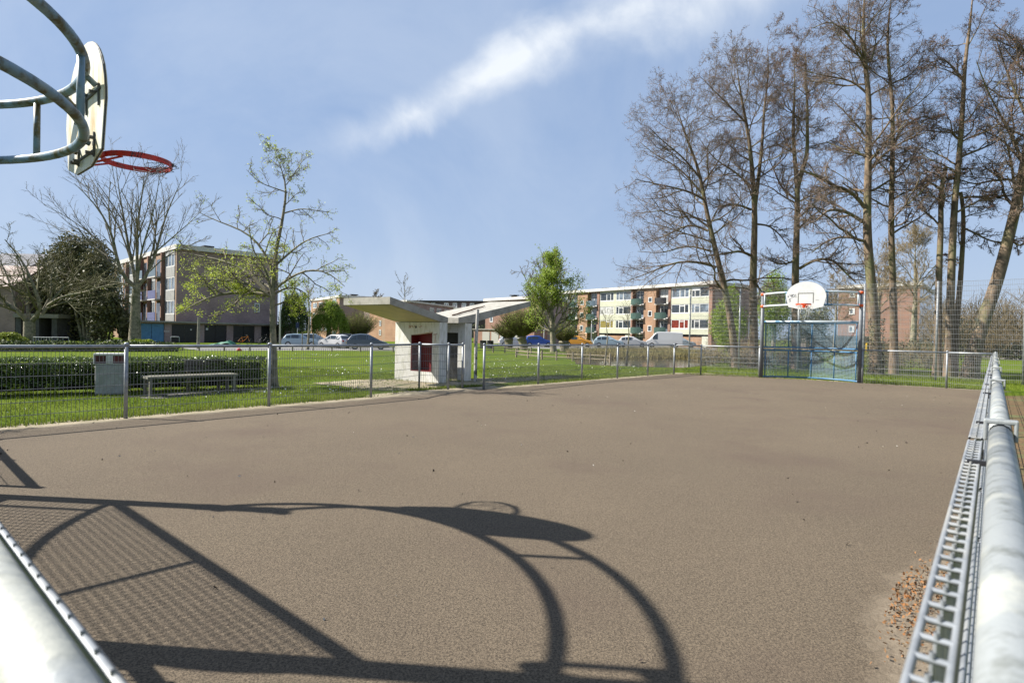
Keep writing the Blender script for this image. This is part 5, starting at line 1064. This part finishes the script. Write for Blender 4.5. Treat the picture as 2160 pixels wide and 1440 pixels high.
def bicycle(label,px,yb,rot,mc,sc=.75,tip=0):
    p=gnd(px,yb); t=thing('bicycle',label,'bicycle',p,'bicycles by the garages',R(rot),sc,True); t.rotation_euler=(R(tip),0,R(rot))
    circ=lambda cx,r_:[(cx+r_*math.cos(a),0,r_+r_*math.sin(a)+.03) for a in np.linspace(0,2*math.pi,21)]
    for cx in (-.52,.52): 
        w_=MB().tube(circ(cx,.33),.022,6,False).build('wheel',M_tyre,t); q=MB()
        for k in range(6): a=k*math.pi/3; q.tube([(cx,0,.36),(cx+.31*math.cos(a),0,.36+.31*math.sin(a))],.004,3)
        q.build('spokes',M_galv,w_)
    f_=MB()
    for a,b in (((-.52,0,.36),(-.08,0,.32)),((-.08,0,.32),(-.2,0,.85)),((-.52,0,.36),(-.17,0,.75)),((-.08,0,.32),(.36,0,.78)),((-.18,0,.76),(.36,0,.82)),((.52,0,.36),(.34,0,.95))): f_.tube([a,b],.02,6)
    f_.build('frame',mc,t); MB().box((-.2,0,.88),(.26,.12,.05)).build('saddle',M_dark,t); MB().tube([(.2,-.25,1.0),(.34,-.1,1.0),(.34,.1,1.0),(.2,.25,1.0)],.014,6).build('handlebar',M_dark,t)
M_or=mat('orange_bike',(.75,.28,.03),.4)
bicycle('orange bicycle leaning by the garages',514,727,25,M_or,.8,-12)
bicycle('dark bicycle parked nearer the tree trunk at the garages',556,726,60,M_dark,.8)
bicycle('dark bicycle parked just right of the tree trunk at the garages',598,727,50,M_dark,.8)
# play digger-like orange clutter is left as the bicycle; tarp, red bag, sign
p=gnd(463,728); n=12; V=[];Fq=[]
for i in range(n):
    for j in range(7):
        u=i/(n-1); v=j/6; V.append((p[0]-1.0+2.1*u,p[1]-.3+.9*v,max(.0,.50*(u**1.3)*math.sin(math.pi*min(1,.15+.85*v))*(1-max(0,u-.85)*5)+.04*math.sin(i*1.7+j*2.1))))
for i in range(n-1):
    for j in range(6): a=i*7+j; Fq.append((a,a+7,a+8,a+1))
tag(mk('tarpaulin',V,Fq,mat('green_tarp',(.06,.26,.16),.6,(.04,.19,.12),3)),'green tarpaulin heaped over something before the garages','tarpaulin')
p=gnd(504,740); tag(MB().tube([p,p+[0,0,.05],p+[.02,0,.12],p+[.03,0,.17]],[.12,.16,.12,.03],9).build('red_bag',mat('red_plastic',(.6,.05,.04),.5)),'small red plastic bag on the road edge','bag')
for x,h_ in ((1828,.9),(1998,.75)): 
    p=gnd(x,741); tag(MB().tube([p,p+[0,0,1.1*h_],p+[0,0,1.15*h_]],[.11,.11,.06],10).build('yellow_post',mat('yellow_paint',(.75,.52,.02),.5)),'yellow post seen through the net right of the blue goal' if x<1900 else 'yellow post seen through the net beside the tall reddish alder','post')
for x,lab in ((1019,'dark waste bin nearest the shelter post'),(1034,'dark waste bin before the pale garage doors')):
    p=gnd(x,735); t=thing('waste_bin',lab,'waste bin',p); MB().tube([p,p+[0,0,.62]],[.24,.29],4).build('body',M_dark,t); MB().box(tuple(p+[0,0,.66]),(.52,.48,.07)).build('lid',M_blackp,t)
p=gnd(627,729); t=thing('road_sign','small dark blue sign on a short pole by the parked cars','sign',p); MB().tube([p,p+[0,0,1.9]],.03,8).build('pole',M_lp,t); MB().box(tuple(p+[0,-.03,1.65]),(.26,.03,.45)).build('sign_plate',mat('navy_plate',(.02,.04,.10),.5),t)
for dx in (-.35,.35):
    p=gnd(649,739)+[dx,0,0]; tag(MB().tube([p,p+[0,0,1.15]],.03,6).build('tree_stake',M_wood),'wooden stake supporting the young tree by the road','stake','stakes of the young tree')
